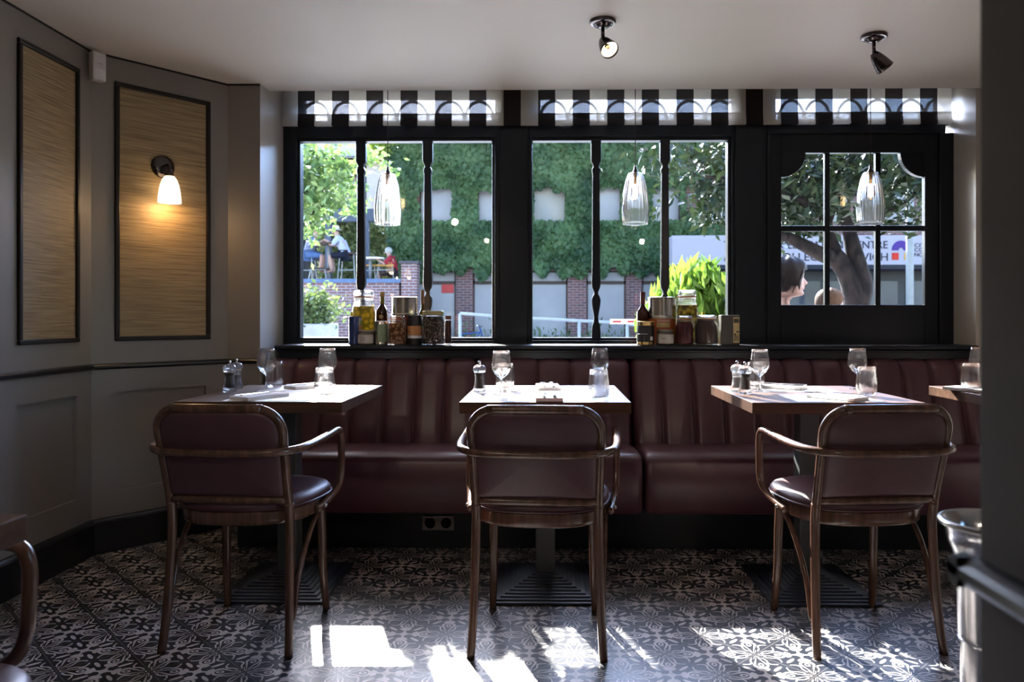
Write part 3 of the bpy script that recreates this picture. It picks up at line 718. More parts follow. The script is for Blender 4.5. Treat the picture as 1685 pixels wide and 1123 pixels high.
# ------------------------------------------------------------------ ceiling spots, pendants, wall lamp, sensor
def spot(px, py, aim, label, lit=0.0):
    p = atZ(px, py, CEIL); th = thing('ceiling_spotlight', label, 'spotlight', (p.x, p.y, CEIL), 0, 'adjustable ceiling spotlights')
    b = MB(); b.lathe([(0.0, 0), (0.052, 0), (0.053, -0.010), (0.049, -0.014), (0.046, -0.013), (0.030, -0.020), (0.026, -0.026), (0.010, -0.030), (0.0, -0.030)], 32); obj('ceiling_rose', b, M['bronze'], th, smooth=True)
    b = MB(); b.tube([(0, 0, -0.028), (0, 0, -0.076)], 0.0075, 10); obj('stem', b, M['bronze'], th, smooth=True)
    d = Vector(aim).normalized(); q = d.to_track_quat('Z', 'Y').to_matrix(); c0 = Vector((0, 0, -0.078))
    pr = [(0.0, -0.006), (0.014, -0.004), (0.022, 0.012), (0.030, 0.040), (0.0345, 0.066), (0.037, 0.078), (0.0345, 0.080), (0.033, 0.070)]
    b = MB(); b.lathe(pr, 28, c0, q); hd = obj('lamp_head', b, M['bronze'], th, smooth=True)
    b = MB(); b.lathe([(0.033, 0.070), (0.024, 0.052), (0.010, 0.046)], 28, c0, q); obj('reflector', b, emit('spot_reflector', (1.0, 0.86, 0.62), lit), hd, smooth=True)
    b = MB(); b.ball(c0 + q @ Vector((0, 0, 0.058)), 0.0080, M=q); obj('bulb', b, emit('spot_bulb', (0.45, 0.2, 0.08), 0.3) if lit > 2 else M['bronze'], hd, smooth=True)
    return th, d, c0
t1, d1, c1 = spot(992, 34, (0.30, -0.62, -0.72), 'bronze ceiling spotlight facing the room, its lamp glowing', 3.2)
t2, d2, c2 = spot(1438, 58, (0.62, 0.10, -0.70), 'bronze ceiling spotlight tilted away to the right', 1.5)
def lamp_spot(name, th, d, c0, e, col=(1.0, 0.84, 0.66)):
    L = bpy.data.lights.new(name, 'SPOT'); L.energy = e; L.color = col; L.spot_size = 1.1; L.spot_blend = 0.6; L.shadow_soft_size = 0.035
    o = bpy.data.objects.new(name, L); C.objects.link(o); o.location = Vector(th.location) + c0 + d * 0.085; o.rotation_euler = d.to_track_quat('-Z', 'Y').to_euler()
lamp_spot('spot_lamp', t1, d1, c1, 4); lamp_spot('spot_lamp', t2, d2, c2, 4)
# unseen spots added behind the viewpoint to fill the room and the jars
for k, (x, y) in enumerate(((-1.0, 0.2), (1.0, -0.4), (-0.8, -1.8), (1.3, -2.0))):
    th = dup(t1, (x, y, CEIL), 0.4 * k, 'bronze ceiling spotlight behind the viewpoint, %s' % ('front left', 'front right', 'back left', 'back right')[k])
    d = Vector(((0.1, 0.95, -0.62), (0.05, 0.95, -0.55), (-0.1, 0.9, -0.60), (-0.1, 0.9, -0.5))[k]).normalized(); lamp_spot('spot_lamp', th, d, Vector((0, 0, -0.1)), 8 if k < 2 else 6)

def pendant(px, label):
    Y = 4.05; x = XY(px, Y); zb = ZY(369, Y); zt = ZY(285, Y); H = zt - zb
    th = thing('pendant_lamp', label, 'pendant lamp', (x, Y, 0), 0, 'ribbed glass pendants in front of the window')
    b = MB(); b.tube([(0, 0, CEIL + 0.14), (0, 0, zt + 0.03)], 0.0022, 6); obj('cord', b, M['cord'], th)
    b = MB(); b.lathe([(0.0025, zt + 0.038), (0.007, zt + 0.034), (0.008, zt + 0.018), (0.016, zt + 0.004), (0.017, zt - 0.002), (0.0, zt - 0.002)], 20); obj('cap', b, M['bronze'], th, smooth=True)
    pr = [(0.016, 1.0), (0.030, 0.995), (0.037, 0.97), (0.048, 0.85), (0.057, 0.70), (0.064, 0.54), (0.068, 0.40), (0.0695, 0.28), (0.0685, 0.15), (0.066, 0.06), (0.064, 0.0)]
    pr2 = [(r, zb + h * H) for r, h in pr]; inner = [(r - 0.0028, z) for r, z in pr2[::-1]]
    b = MB(); b.lathe(pr2 + [(pr2[-1][0] - 0.0014, pr2[-1][1] - 0.0015)] + inner, 96, flute=24, famp=0.034); obj('glass_shade', b, M['pendant_glass'], th, smooth=True)
    b = MB(); b.lathe([(0.0, zt - 0.003), (0.013, zt - 0.004), (0.013, zt - 0.045), (0.0, zt - 0.046)], 16); obj('bulb_holder', b, M['brass'], th, smooth=True)
    zc = zt - 0.095
    b = MB(); b.ball((0, 0, zc), 0.026, 0.026, 0.048, 16, 12); obj('bulb', b, glassmat('amber_bulb_glass', (1.0, 0.96, 0.90), 1.45), th, smooth=True)
    b = MB()
    for k in range(6):
        a = k * PI / 3; b.tube([(0.009 * math.cos(a), 0.009 * math.sin(a), zc + 0.028), (0.006 * math.cos(a), 0.006 * math.sin(a), zc - 0.028)], 0.0016, 5)
    obj('filament', b, emit('filament', (1.0, 0.70, 0.38), 14), th)
pendant(638, 'ribbed glass pendant lamp hanging in front of the left window')
pendant(1045.5, 'ribbed glass pendant lamp hanging in front of the middle window')
pendant(1432.5, 'ribbed glass pendant lamp hanging in front of the six pane window')

# wall lamp on canted wall
def sconce(loc, nrm, label, group=None):
    th = thing('wall_lamp', label, 'wall lamp', loc, math.atan2(nrm.y, nrm.x) + PI / 2, group)     # local -y points into the room
    RX = Matrix.Rotation(PI / 2, 3, 'X')
    b = MB(); b.lathe([(0, 0.016), (0.034, 0.015), (0.052, 0.010), (0.054, 0.0), (0, 0)], 32, (0, 0, 0), RX); obj('back_plate', b, M['bronze'], th, smooth=True)
    b = MB(); b.tube(smooth_pts([(0, -0.012, 0), (0, -0.052, 0.002), (0, -0.070, -0.010), (0, -0.074, -0.042)], 6), 0.0065, 8); b.lathe([(0.008, -0.036), (0.018, -0.042), (0.019, -0.056), (0, -0.056)], 16, (0, -0.074, 0)); obj('arm', b, M['bronze'], th, smooth=True)
    pr = [(0.010, -0.038), (0.024, -0.042), (0.036, -0.058), (0.046, -0.085), (0.052, -0.115), (0.056, -0.150), (0.0565, -0.165), (0.0545, -0.165), (0.052, -0.145), (0.044, -0.09), (0.03, -0.055), (0.01, -0.045)]
    sm = bpy.data.materials.new('opal_glass'); sm.use_nodes = True; q = sm.node_tree.nodes['Principled BSDF']
    q.inputs['Base Color'].default_value = (0.9, 0.85, 0.75, 1); q.inputs['Roughness'].default_value = 0.25
    q.inputs['Emission Color'].default_value = (1.0, 0.72, 0.40, 1); q.inputs['Emission Strength'].default_value = 1.6
    b = MB(); b.lathe([(r_ * 0.9, z_ - 0.012) for r_, z_ in pr], 32, (0, -0.074, 0)); obj('opal_shade', b, sm, th, smooth=True)
    L = bpy.data.lights.new('wall_lamp_bulb', 'POINT'); L.energy = 0.6; L.color = (1.0, 0.62, 0.28); L.shadow_soft_size = 0.025
    o = bpy.data.objects.new('wall_lamp_bulb', L); C.objects.link(o); o.location = Vector(loc) + Vector((nrm.x, nrm.y, 0)) * 0.09 + Vector((0, 0, -0.185))
    return th
nB = Vector((dB.y, -dB.x)).normalized(); sb_ = sB(267); pB = P1 + dB.normalized() * sb_
rB = ray(269, 275); kB = pB.y / rB.y
sconce((pB.x + nB.x * 0.003, pB.y + nB.y * 0.003, EYE + rB.z * kB), nB, 'wall lamp with glowing opal glass shade on the grasscloth panel')
for yy in (-0.95, -2.15): sconce((XL + 0.002, yy, 1.80), Vector((1, 0)), 'opal glass wall lamp on the left wall behind the viewpoint, %s one' % ('nearer' if yy > -1.5 else 'further'))

al = thing('motion_sensor', 'small white alarm sensor high in the corner of the left walls', 'sensor', (XL + 0.028, Y1 - 0.020, 0), math.radians(62))
b = MB(); b.box(-0.030, 0.030, -0.040, 0.0, CEIL - 0.145, CEIL - 0.018); obj('housing', b, M['plastic'], al, bevel=0.008)
b = MB(); b.grid(lambda u, v: Vector((-0.022 + 0.044 * u, -0.0405 - 0.006 * math.sin(PI * u), CEIL - 0.140 + 0.045 * v)), 8, 4); obj('lens', b, M['paper'], al, smooth=True)
b = MB(); b.box(-0.012, 0.012, -0.0415, -0.0405, CEIL - 0.072, CEIL - 0.069); obj('mark', b, M['steel'], al)

# ================================================================== TABLES
TT = 0.755
YA, YBk = 2.692, 3.372
def table(x0, x1, y0, y1, label, group='bistro tables'):
    cx, cy_ = (x0 + x1) / 2, (y0 + y1) / 2
    th = thing('bistro_table', label, 'table', (cx, cy_, 0), 0, group); hx, hy = (x1 - x0) / 2, (y1 - y0) / 2
    b = MB(); b.box(-hx, hx, -hy, hy, TT - 0.040, TT); obj('tabletop', b, M['oak'], th, bevel=0.0022)
    b = MB(); b.box(-0.038, 0.038, -0.038, 0.038, 0.055, TT - 0.05); b.box(-0.16, 0.16, -0.03, 0.03, TT - 0.052, TT - 0.040); b.box(-0.03, 0.03, -0.22, 0.22, TT - 0.052, TT - 0.040)
    obj('column', b, M['column'], th, bevel=0.004)
    b = MB(); n = 10
    for k in range(n):
        hw = 0.200 - k * 0.0165; hd = 0.232 - k * 0.0195; z0 = 0.0 if k == 0 else 0.010 + (k - 1) * 0.0055
        b.box(-hw, hw, -hd, hd, z0 if k == 0 else z0 - 0.002, 0.010 + k * 0.0055)
    obj('stepped_base', b, M['iron'], th, bevel=0.0012)
    return th
TX = [(-1.318, -0.722), (-0.308, 0.296), (0.718, 1.321)]
table(*TX[0], YA, YBk, 'left oak topped bistro table beside the panelled wall')
table(*TX[1], YA, YBk, 'middle oak topped bistro table with a glass at each front corner')
table(*TX[2], YA, YBk, 'right oak topped bistro table in front of the six pane window')
table(1.665, 2.19, YA, YBk, 'oak topped bistro table at far right, mostly hidden by the near wall')
# table whose corner pokes in at lower left
c = atZ(45, 846, TT)
table(c.x - 0.40, c.x, c.y - 0.60, c.y, 'dark table corner at the lower left edge of the view', 'bistro tables')

# ================================================================== CHAIRS
def rounded_outline(hw, z0, z1, rt, rb, n=8):
    pts = []
    for (cx, cz, r, a0) in ((hw - rt, z1 - rt, rt, 0), (-(hw - rt), z1 - rt, rt, PI / 2), (-(hw - rb), z0 + rb, rb, PI), (hw - rb, z0 + rb, rb, 1.5 * PI)):
        for k in range(n + 1):
            a = a0 + k * PI / 2 / n; pts.append((cx + r * math.cos(a), cz + r * math.sin(a)))
    return pts
def yback(z, x=0.0): return -0.150 - max(0, z - 0.45) * 0.265 - 0.016 * (1 - (x / 0.2) ** 2)
def make_chair(label):
    th = thing('bentwood_armchair', label, 'chair', (0, 0, 0), 0, 'bentwood armchairs with oxblood upholstery')
    W = M['bentwood']
    for s in (-1, 1):
        b = MB(); pts = smooth_pts([(s * 0.172, 0.172, 0.425), (s * 0.176, 0.180, 0.30), (s * 0.178, 0.186, 0.15), (s * 0.184, 0.206, 0.0)], 5)
        b.tube(pts, [0.0170 - 0.0045 * i / (len(pts) - 1) for i in range(len(pts))], 12); obj('leg', b, W, th, smooth=True)
        b = MB(); pts = smooth_pts([(s * 0.192, yback(0.47, 0.192), 0.47), (s * 0.192, -0.148, 0.40), (s * 0.195, -0.156, 0.25), (s * 0.200, -0.172, 0.10), (s * 0.205, -0.190, 0.0)], 5)
        b.tube(pts, [0.0155 - 0.0025 * i / (len(pts) - 1) for i in range(len(pts))], 12); obj('leg', b, W, th, smooth=True)
    # hoop
    hw, zt, r = 0.192, 0.775, 0.075
    pts = [(-hw, 0.46)] + [(-hw, z) for z in (0.52, 0.60, 0.66)] + [(-hw + r - r * math.cos(a), zt - r + r * math.sin(a)) for a in np.linspace(0, PI / 2, 9)]
    pts += [(-x, z) for x, z in pts[::-1]]
    P = [Vector((x * (1 + 0.04 * max(0, z - 0.5) / 0.25), yback(z, min(abs(x), 0.192)), z)) for x, z in pts]
    P = smooth_pts(P, 3); b = MB(); b.tube(P, 0.0145, 12); obj('back_frame', b, W, th, smooth=True)
    # cross rail
    b = MB(); b.tube([Vector((x, yback(0.478, x) - 0.002, 0.480)) for x in np.linspace(-0.19, 0.19, 13)], 0.0105, 10, flat=1.15); obj('cross_rail', b, W, th, smooth=True)
    # upholstered back
    out = rounded_outline(0.184, 0.492, 0.766, 0.066, 0.012, 8)
    cxz = (0.0, 0.63); rings = []; b = MB()
    lay = [(1.0, 0.0), (1.0, 0.006), (0.985, 0.012), (0.94, 0.017), (0.80, 0.021), (0.5, 0.024), (0.2, 0.0245)]
    for side in (-1, 1):
        vs = []; fs = []; n = len(out)
        for (k, t) in lay:
            for (x, z) in out:
                xx = cxz[0] + (x - cxz[0]) * k; zz = cxz[1] + (z - cxz[1]) * k
                sc = 1 + 0.04 * max(0, zz - 0.5) / 0.25
                vs.append(Vector((xx * sc, yback(zz, xx) + side * t * (1.0 if side > 0 else 0.75), zz)))
        for j in range(len(lay) - 1):
            for i in range(n):
                i2 = (i + 1) % n; q = (j * n + i, j * n + i2, (j + 1) * n + i2, (j + 1) * n + i); fs.append(q if side < 0 else q[::-1])
        L = (len(lay) - 1) * n; cap = tuple(L + i for i in range(n)); fs.append(cap if side < 0 else cap[::-1])
        b.add(vs, fs)
    obj('back_cushion', b, M['chair_leather'], th, smooth=True)
    # seat ring and cushion
    def sout(k=1.0, n=48):
        o = []
        for i in range(n):
            a = 2 * PI * i / n; ca, sa = math.cos(a), math.sin(a); e = 2.0 / 2.9
            x = 0.226 * math.copysign(abs(ca) ** e, ca); y = 0.205 * math.copysign(abs(sa) ** e, sa)
            x *= (1.0 + 0.07 * (y / 0.205)) if y > 0 else (1.0 + 0.11 * (y / 0.205))
            o.append((x * k, 0.035 + y * k))
        return o
    def stack(layers):
        bb = MB(); vs = []; fs = []; n = 48
        for (k, z) in layers: vs += [Vector((x, y, z)) for x, y in sout(k)]
        for j in range(len(layers) - 1):
            for i in range(n): i2 = (i + 1) % n; fs.append((j * n + i, j * n + i2, (j + 1) * n + i2, (j + 1) * n + i))
        fs.append(tuple(range(n - 1, -1, -1))); L = (len(layers) - 1) * n; fs.append(tuple(L + i for i in range(n)))
        return bb.add(vs, fs)
    obj('seat_ring', stack([(0.94, 0.398), (0.965, 0.396), (0.985, 0.400), (0.99, 0.410), (0.99, 0.436), (0.98, 0.441), (0.94, 0.442)]), W, th, smooth=True)
    cu = obj('seat_cushion', stack([(0.96, 0.440), (1.0, 0.444), (1.01, 0.452), (1.0, 0.463), (0.96, 0.474), (0.85, 0.483), (0.6, 0.489), (0.3, 0.491)]), M['chair_leather'], th, smooth=True)
    b = MB(); b.tube([Vector((x, y, 0.447)) for x, y in sout(1.012)], 0.0042, 6, closed=True); obj('piping', b, M['piping'], cu, smooth=True)
    # arms: one continuous bent piece
    half = [(0.0, -0.256, 0.640), (0.12, -0.250, 0.641), (0.190, -0.234, 0.643), (0.234, -0.185, 0.646), (0.250, -0.095, 0.650), (0.254, 0.02, 0.656), (0.256, 0.095, 0.662), (0.257, 0.135, 0.655), (0.258, 0.150, 0.625), (0.258, 0.150, 0.56), (0.258, 0.144, 0.50), (0.254, 0.125, 0.462), (0.246, 0.085, 0.440), (0.238, 0.030, 0.424), (0.230, -0.01, 0.415)]
    full = [(-x, y, z) for x, y, z in half[::-1]] + half[1:]
    P = smooth_pts(full, 5); b = MB(); b.tube(P, 0.0125, 12); obj('armrest', b, W, th, smooth=True)
    for s in (-1, 1):
        b = MB(); P = smooth_pts([(s * 0.215, 0.09, 0.425), (s * 0.214, 0.045, 0.400), (s * 0.212, -0.03, 0.345), (s * 0.208, -0.09, 0.27), (s * 0.204, -0.125, 0.19), (s * 0.205, -0.148, 0.10)], 6)
        b.tube(P, [0.0095] * (len(P) - 3) + [0.0085, 0.007, 0.005], 10, flat=0.8); obj('brace', b, W, th, smooth=True)
        b = MB(); b.ball((s * 0.247, 0.020, 0.421), 0.0065); obj('screw_cap', b, M['steel'], th, smooth=True)
    return th
ch1 = make_chair('left bentwood armchair with dark oxblood back, facing the left table')
ch1.location = (-0.992, 2.565, 0); ch1.rotation_euler.z = math.radians(-3.5)
dup(ch1, (-0.022, 2.550, 0), math.radians(-3.0), 'middle bentwood armchair with oxblood back, square on to the camera')
dup(ch1, (1.018, 2.585, 0), math.radians(5.5), 'right bentwood armchair with its seat edge in the sun')
dup(ch1, (-1.035, 1.05, 0), math.radians(-88), 'bentwood armchair cut off at the lower left edge of the view')

# ================================================================== TABLEWARE
def tpos(px, py): p = atZ(px, py, TT); return (p.x, p.y, TT)
def add_wineglass(px, py, label):
    th = thing('wine_glass', label, 'wine glass', tpos(px, py), 0, 'wine glasses on the tables')
    pr = [(0.0, 0.0), (0.031, 0.0005), (0.0325, 0.002), (0.012, 0.005), (0.0045, 0.012), (0.0035, 0.035), (0.004, 0.058), (0.009, 0.066), (0.024, 0.078), (0.035, 0.094), (0.0385, 0.110), (0.037, 0.130), (0.033, 0.156), (0.0315, 0.170), (0.0305, 0.170), (0.032, 0.154), (0.0358, 0.130), (0.0372, 0.110), (0.033, 0.095), (0.020, 0.079), (0.0, 0.0715)]
    b = MB(); b.lathe(pr, 32); obj('glass', b, M['drink'], th, smooth=True); return th
def add_tumbler(px, py, label, water=0.0):
    th = thing('tumbler', label, 'glass', tpos(px, py), 0, 'water tumblers on the tables')
    pr = [(0.0, 0.0), (0.024, 0.0), (0.030, 0.004), (0.0365, 0.020), (0.0385, 0.038), (0.0375, 0.060), (0.034, 0.090), (0.0315, 0.111), (0.0303, 0.111), (0.0328, 0.089), (0.036, 0.060), (0.037, 0.038), (0.0345, 0.022), (0.027, 0.012), (0.0, 0.011)]
    b = MB(); b.lathe(pr, 32); obj('glass', b, M['drink'], th, smooth=True); return th
def add_mill(px, py, salt, label):
    th = thing('salt_mill' if salt else 'pepper_mill', label, 'salt mill' if salt else 'pepper mill', tpos(px, py), 0, 'acrylic mills on the tables')
    body = [(0.0, 0.0), (0.024, 0.0), (0.0265, 0.004), (0.026, 0.014), (0.021, 0.030), (0.0185, 0.045), (0.0185, 0.060), (0.020, 0.074), (0.0195, 0.078), (0.0, 0.078)]
    b = MB(); b.lathe(body, 28); obj('body', b, M['acrylic'], th, smooth=True)
    b = MB(); b.lathe([(0, 0.079), (0.020, 0.079), (0.0255, 0.086), (0.026, 0.095), (0.021, 0.105), (0.010, 0.110), (0, 0.110)], 28); hd = obj('head', b, M['acrylic'], th, smooth=True)
    b = MB(); b.lathe([(0, 0.109), (0.004, 0.110), (0.004, 0.114), (0.0062, 0.118), (0.0055, 0.123), (0, 0.125)], 16); obj('knob', b, M['chrome'], th, smooth=True)
    b = MB(); b.lathe([(0, 0.016), (0.015, 0.016), (0.0135, 0.032), (0.0135, 0.060), (0.0145, 0.074 if not salt else 0.058), (0, 0.074 if not salt else 0.058)], 20); obj('filling', b, M['salt'] if salt else M['pepper'], th, smooth=True)
    b = MB(); b.lathe([(0, 0.0785), (0.021, 0.0785), (0.021, 0.0800), (0, 0.0800)], 24); obj('collar', b, M['chrome'], th)
    return th
def mat_rect(x, y, label, w=0.30, d=0.25):
    o = obj('placemat', MB().box(-w / 2, w / 2, -d / 2, d / 2, 0, 0.0012), M['paper']); o.location = (x, y, TT + 0.0002); o.rotation_euler.z = math.radians(random.uniform(-1, 1)); tag(o, label, 'placemat', 'white paper placemats')
def napkin(x, y, rz, label):
    def fn(u, v):
        a = 2 * PI * u; hw, hd, hh = 0.048, 0.095, 0.0065
        p = (Vector((hw * max(-1, min(1, 1.35 * math.cos(a))), 0, hh * max(-1, min(1, 1.35 * math.sin(a))))))
        return Vector((p.x, -hd + 2 * hd * v, p.z * (1.0 + 0.5 * math.sin(v * PI) * (0.5 + 0.5 * math.cos(a))) + hh))
    b = MB(); b.grid(fn, 24, 10, True); b.add([fn(i / 24, 0) for i in range(24)], [tuple(range(23, -1, -1))]); b.add([fn(i / 24, 1) for i in range(24)], [tuple(range(24))])
    o = obj('napkin', b, M['napkin'], smooth=False, auto=True); o.location = (x, y, TT + 0.0015); o.rotation_euler.z = rz
    tag(o, label, 'napkin', 'folded white napkins')
def fork(x, y, rz, label):
    th = thing('fork', label, 'fork', (x, y, TT + 0.0185), rz, 'forks laid on napkins')
    b = MB(); b.box(-0.003, 0.003, -0.095, 0.02, 0, 0.0022); b.box(-0.010, 0.010, 0.02, 0.05, 0.0, 0.002); b.box(-0.0055, 0.0055, -0.10, -0.06, -0.0002, 0.0024); obj('handle', b, M['chrome'], th, bevel=0.0008)
    for k in range(4):
        b = MB(); xx = -0.009 + k * 0.006; b.box(xx - 0.0015, xx + 0.0015, 0.05, 0.095, 0.0, 0.0016); obj('tine', b, M['chrome'], th)
def knife(x, y, rz, label):
    th = thing('knife', label, 'knife', (x, y, TT + 0.0185), rz, 'knives laid on napkins')
    b = MB(); b.box(-0.0065, 0.0065, -0.10, -0.01, 0, 0.0048); obj('handle', b, M['chrome'], th, bevel=0.002)
    b = MB(); b.add([(-0.008, -0.01, .001), (0.008, -0.01, .001), (0.008, 0.085, .001), (0.001, 0.108, .001), (-0.008, 0.09, .001), (-0.008, -0.01, .003), (0.008, -0.01, .003), (0.008, 0.085, .003), (0.001, 0.108, .003), (-0.008, 0.09, .003)],
        [(4, 3, 2, 1, 0), (5, 6, 7, 8, 9), (0, 1, 6, 5), (1, 2, 7, 6), (2, 3, 8, 7), (3, 4, 9, 8), (4, 0, 5, 9)]); obj('blade', b, M['chrome'], th)
def setting(cx, cy_, rz, where, nx=0.0, ny=0.0):
    mat_rect(cx, cy_, 'white paper placemat, %s' % where)
    napkin(cx + nx, cy_ + ny, rz, 'folded white napkin under cutlery, %s' % where)
    ca, sa = math.cos(rz), math.sin(rz)
    fork(cx + nx - 0.018 * ca, cy_ + ny - 0.018 * sa, rz, 'silver fork on a napkin, %s' % where); knife(cx + nx + 0.018 * ca, cy_ + ny + 0.018 * sa, rz, 'silver knife on a napkin, %s' % where)
N1, N2 = YA + 0.145, YBk - 0.165
setting(-1.005, N1, math.radians(-28), 'front of the left table', -0.05, -0.03)
setting(-1.020, N2, math.radians(-42), 'window side of the left table', 0.02, 0.02)
setting(0.008, N1, 0.0, 'front of the middle table', 0.0, -0.04)
setting(0.004, N2, math.radians(3), 'window side of the middle table', 0.0, 0.01)
setting(1.035, N1, math.radians(38), 'front of the right table', 0.02, -0.03)
setting(1.020, N2, math.radians(52), 'window side of the right table', -0.04, 0.02)

add_mill(378, 645, False, 'pepper mill on the left table, beside the salt mill'); add_mill(389, 640, True, 'salt mill on the left table, behind the pepper mill')
add_mill(789, 646, False, 'pepper mill standing alone at the left of the middle table')
add_mill(1213, 645, True, 'salt mill at the left corner of the right table'); add_mill(1226, 648, False, 'pepper mill at the left corner of the right table')
add_wineglass(438.5, 642, 'wine glass beside the mills on the left table'); add_tumbler(452, 637.5, 'tumbler right behind the first wine glass on the left table')
add_wineglass(539, 641, 'wine glass in full sun on the left table'); add_tumbler(534, 654, 'tumbler in full sun on the left table')
add_wineglass(825, 650, 'wine glass beside the pepper mill on the middle table'); add_tumbler(831, 643, 'tumbler behind the left wine glass on the middle table')
add_tumbler(985, 659, 'tumbler at the right front of the middle table'); add_wineglass(987, 640, 'wine glass behind the tumbler at the right of the middle table')
add_wineglass(1250, 645, 'wine glass beside the mills on the right table'); add_tumbler(1243, 640, 'tumbler behind the mills on the right table')
add_wineglass(1411, 641, 'wine glass at the right of the right table'); add_tumbler(1426, 652, 'tumbler at the right front of the right table')
add_tumbler(1598, 643, 'tumbler on the far right table'); add_wineglass(1611, 637, 'wine glass on the far right table, cut off by the near wall')
napkin(1.715, 3.12, 0.5, 'folded napkin on the far right table')

# ================================================================== JARS ON THE SILL
def textmesh(s, w, h, mat_, parent=None, name='lettering', depth=0.0004):
    cu = bpy.data.curves.new('t', 'FONT'); cu.body = s; cu.extrude = depth; cu.align_x = 'LEFT'
    o = bpy.data.objects.new('t', cu); C.objects.link(o); bpy.context.view_layer.update()
    me = bpy.data.meshes.new_from_object(o.evaluated_get(bpy.context.evaluated_depsgraph_get())); bpy.data.objects.remove(o); bpy.data.curves.remove(cu)
    n = len(me.vertices); co = np.empty(n * 3); me.vertices.foreach_get('co', co); co = co.reshape(-1, 3)
    x0, x1, y0, y1 = co[:, 0].min(), co[:, 0].max(), co[:, 1].min(), co[:, 1].max()
    co[:, 0] = (co[:, 0] - x0) / (x1 - x0) * w; co[:, 1] = (co[:, 1] - y0) / max(y1 - y0, 1e-6) * h
    out = np.stack([co[:, 0], -co[:, 2], co[:, 1]], 1)             # facing -y
    me.vertices.foreach_set('co', out.ravel()); me.materials.clear(); me.materials.append(mat_); me.name = name
    q = bpy.data.objects.new(name, me); C.objects.link(q)
    if parent is not None: q.parent = parent
    return q
def jp(px, Y): return (XY(px, Y), Y, SZ)
def dims(pl, pr, pt, Y): return (XY(pr, Y) - XY(pl, Y)) / 2, ZY(pt, Y) - SZ
LAB = {}
def cm(name, c, rough=0.4, metal=0.0, c2=None, ns=30, bump=0.0, contrast=(0.35, 0.65)):
    if name not in LAB: LAB[name] = mat(name, c, rough, metal, c2, nscale=ns, bump=bump, contrast=contrast)
    return LAB[name]
gold = cm('gold_tin', (0.75, 0.56, 0.25), 0.25, 1.0); tin = cm('tin_plate', (0.62, 0.60, 0.55), 0.22, 1.0)
def arc_label(parent, r, z0, z1, a0, a1, m, name='paper_label', off=0.0010, n=64):
    b = MB()
    def fn(u, v): a = a0 + (a1 - a0) * u - PI / 2; return Vector(((r + off) * math.cos(a), (r + off) * math.sin(a), z0 + (z1 - z0) * v))
    b.grid(fn, n, 2); return obj(name, b, m, parent, smooth=True)
def tin_can(px0, px1, pt, Y, band, label, bands=(), cat='tin'):
    r, h = dims(px0, px1, pt, Y); th = thing('food_tin', label, cat, jp((px0 + px1) / 2, Y), 0)
    b = MB(); b.lathe([(0, 0), (r * 0.96, 0), (r, 0.002), (r, 0.005), (r * 0.975, 0.007), (r * 0.975, h - 0.007), (r, h - 0.005), (r, h - 0.001), (r * 0.96, h), (r * 0.94, h - 0.003), (0, h - 0.003)], 32); obj('can', b, band, th, smooth=False, auto=True)
    for (f0, f1, a0, a1, m) in bands: arc_label(th, r * 0.975, h * f0, h * f1, a0, a1, m)
    return th, r, h
def clip_jar(px0, px1, pt, Y, fill, label, fillh=0.72, lid=True, gasket=None, rz=0.6):
    r, h = dims(px0, px1, pt, Y); th = thing('preserving_jar', label, 'jar', jp((px0 + px1) / 2, Y), rz)
    hn = h * 0.80
    out = [(0, 0), (r * 0.88, 0), (r * 0.97, 0.004), (r, 0.012), (r, hn * 0.72), (r * 0.95, hn * 0.86), (r * 0.80, hn * 0.97), (r * 0.76, hn), (r * 0.80, hn + 0.003), (r * 0.80, h * 0.865)]
    t = 0.0022
    b = MB(); b.lathe(out + [(x - t, z) for x, z in out[::-1] if x > t] + [(0, 0.004)], 32); obj('glass_body', b, M['jarglass'], th, smooth=True)
    b = MB(); rf = [(0, 0.006), (r * 0.86, 0.006), (r * 0.945, 0.014), (r * 0.945, hn * 0.70), (r * 0.88, hn * 0.84), (r * 0.74, hn * 0.93)]; zf = h * fillh
    rf = [q for q in rf if q[1] < zf] + [(rf[-1][0] if zf > hn * 0.93 else r * 0.90, zf), (0, zf)]
    b.lathe(rf, 32); obj('contents', b, fill, th, smooth=False, auto=True)
    g_ = gasket or cm('rubber_seal', (0.55, 0.20, 0.08), 0.5)
    b = MB(); b.lathe([(r * 0.72, h * 0.866), (r * 0.86, h * 0.866), (r * 0.86, h * 0.885), (r * 0.72, h * 0.885)], 32); obj('rubber_seal', b, g_, th, smooth=True)
    if lid:
        b = MB(); b.lathe([(0, h * 0.955), (r * 0.5, h * 0.96), (r * 0.74, h), (r * 0.80, h * 0.99), (r * 0.84, h * 0.93), (r * 0.82, h * 0.887), (r * 0.1, h * 0.887)], 32); obj('lid', b, M['jarglass'], th, smooth=True)
    b = MB(); b.tube([Vector((r * 0.80 * math.cos(a), r * 0.80 * math.sin(a), h * 0.83)) for a in np.linspace(0, 2 * PI, 28, endpoint=False)], 0.0012, 5, closed=True)
    for s in (-1, 1):
        b.tube(smooth_pts([(r * 0.80, s * 0.010, h * 0.83), (r * 0.98, s * 0.011, h * 0.70), (r * 1.03, s * 0.008, h * 0.60)], 4), 0.0012, 5)
        b.tube(smooth_pts([(r * 1.03, s * 0.008, h * 0.60), (r * 1.06, s * 0.006, h * 0.75), (r * 0.92, s * 0.012, h * 0.90), (r * 0.5, s * 0.012, h * 0.975)], 4), 0.0012, 5)
    b.tube([(r * 1.03, -0.008, h * 0.60), (r * 1.03, 0.008, h * 0.60)], 0.0012, 5); obj('wire_clip', b, M['steel'], th, smooth=True)
    return th, r, h
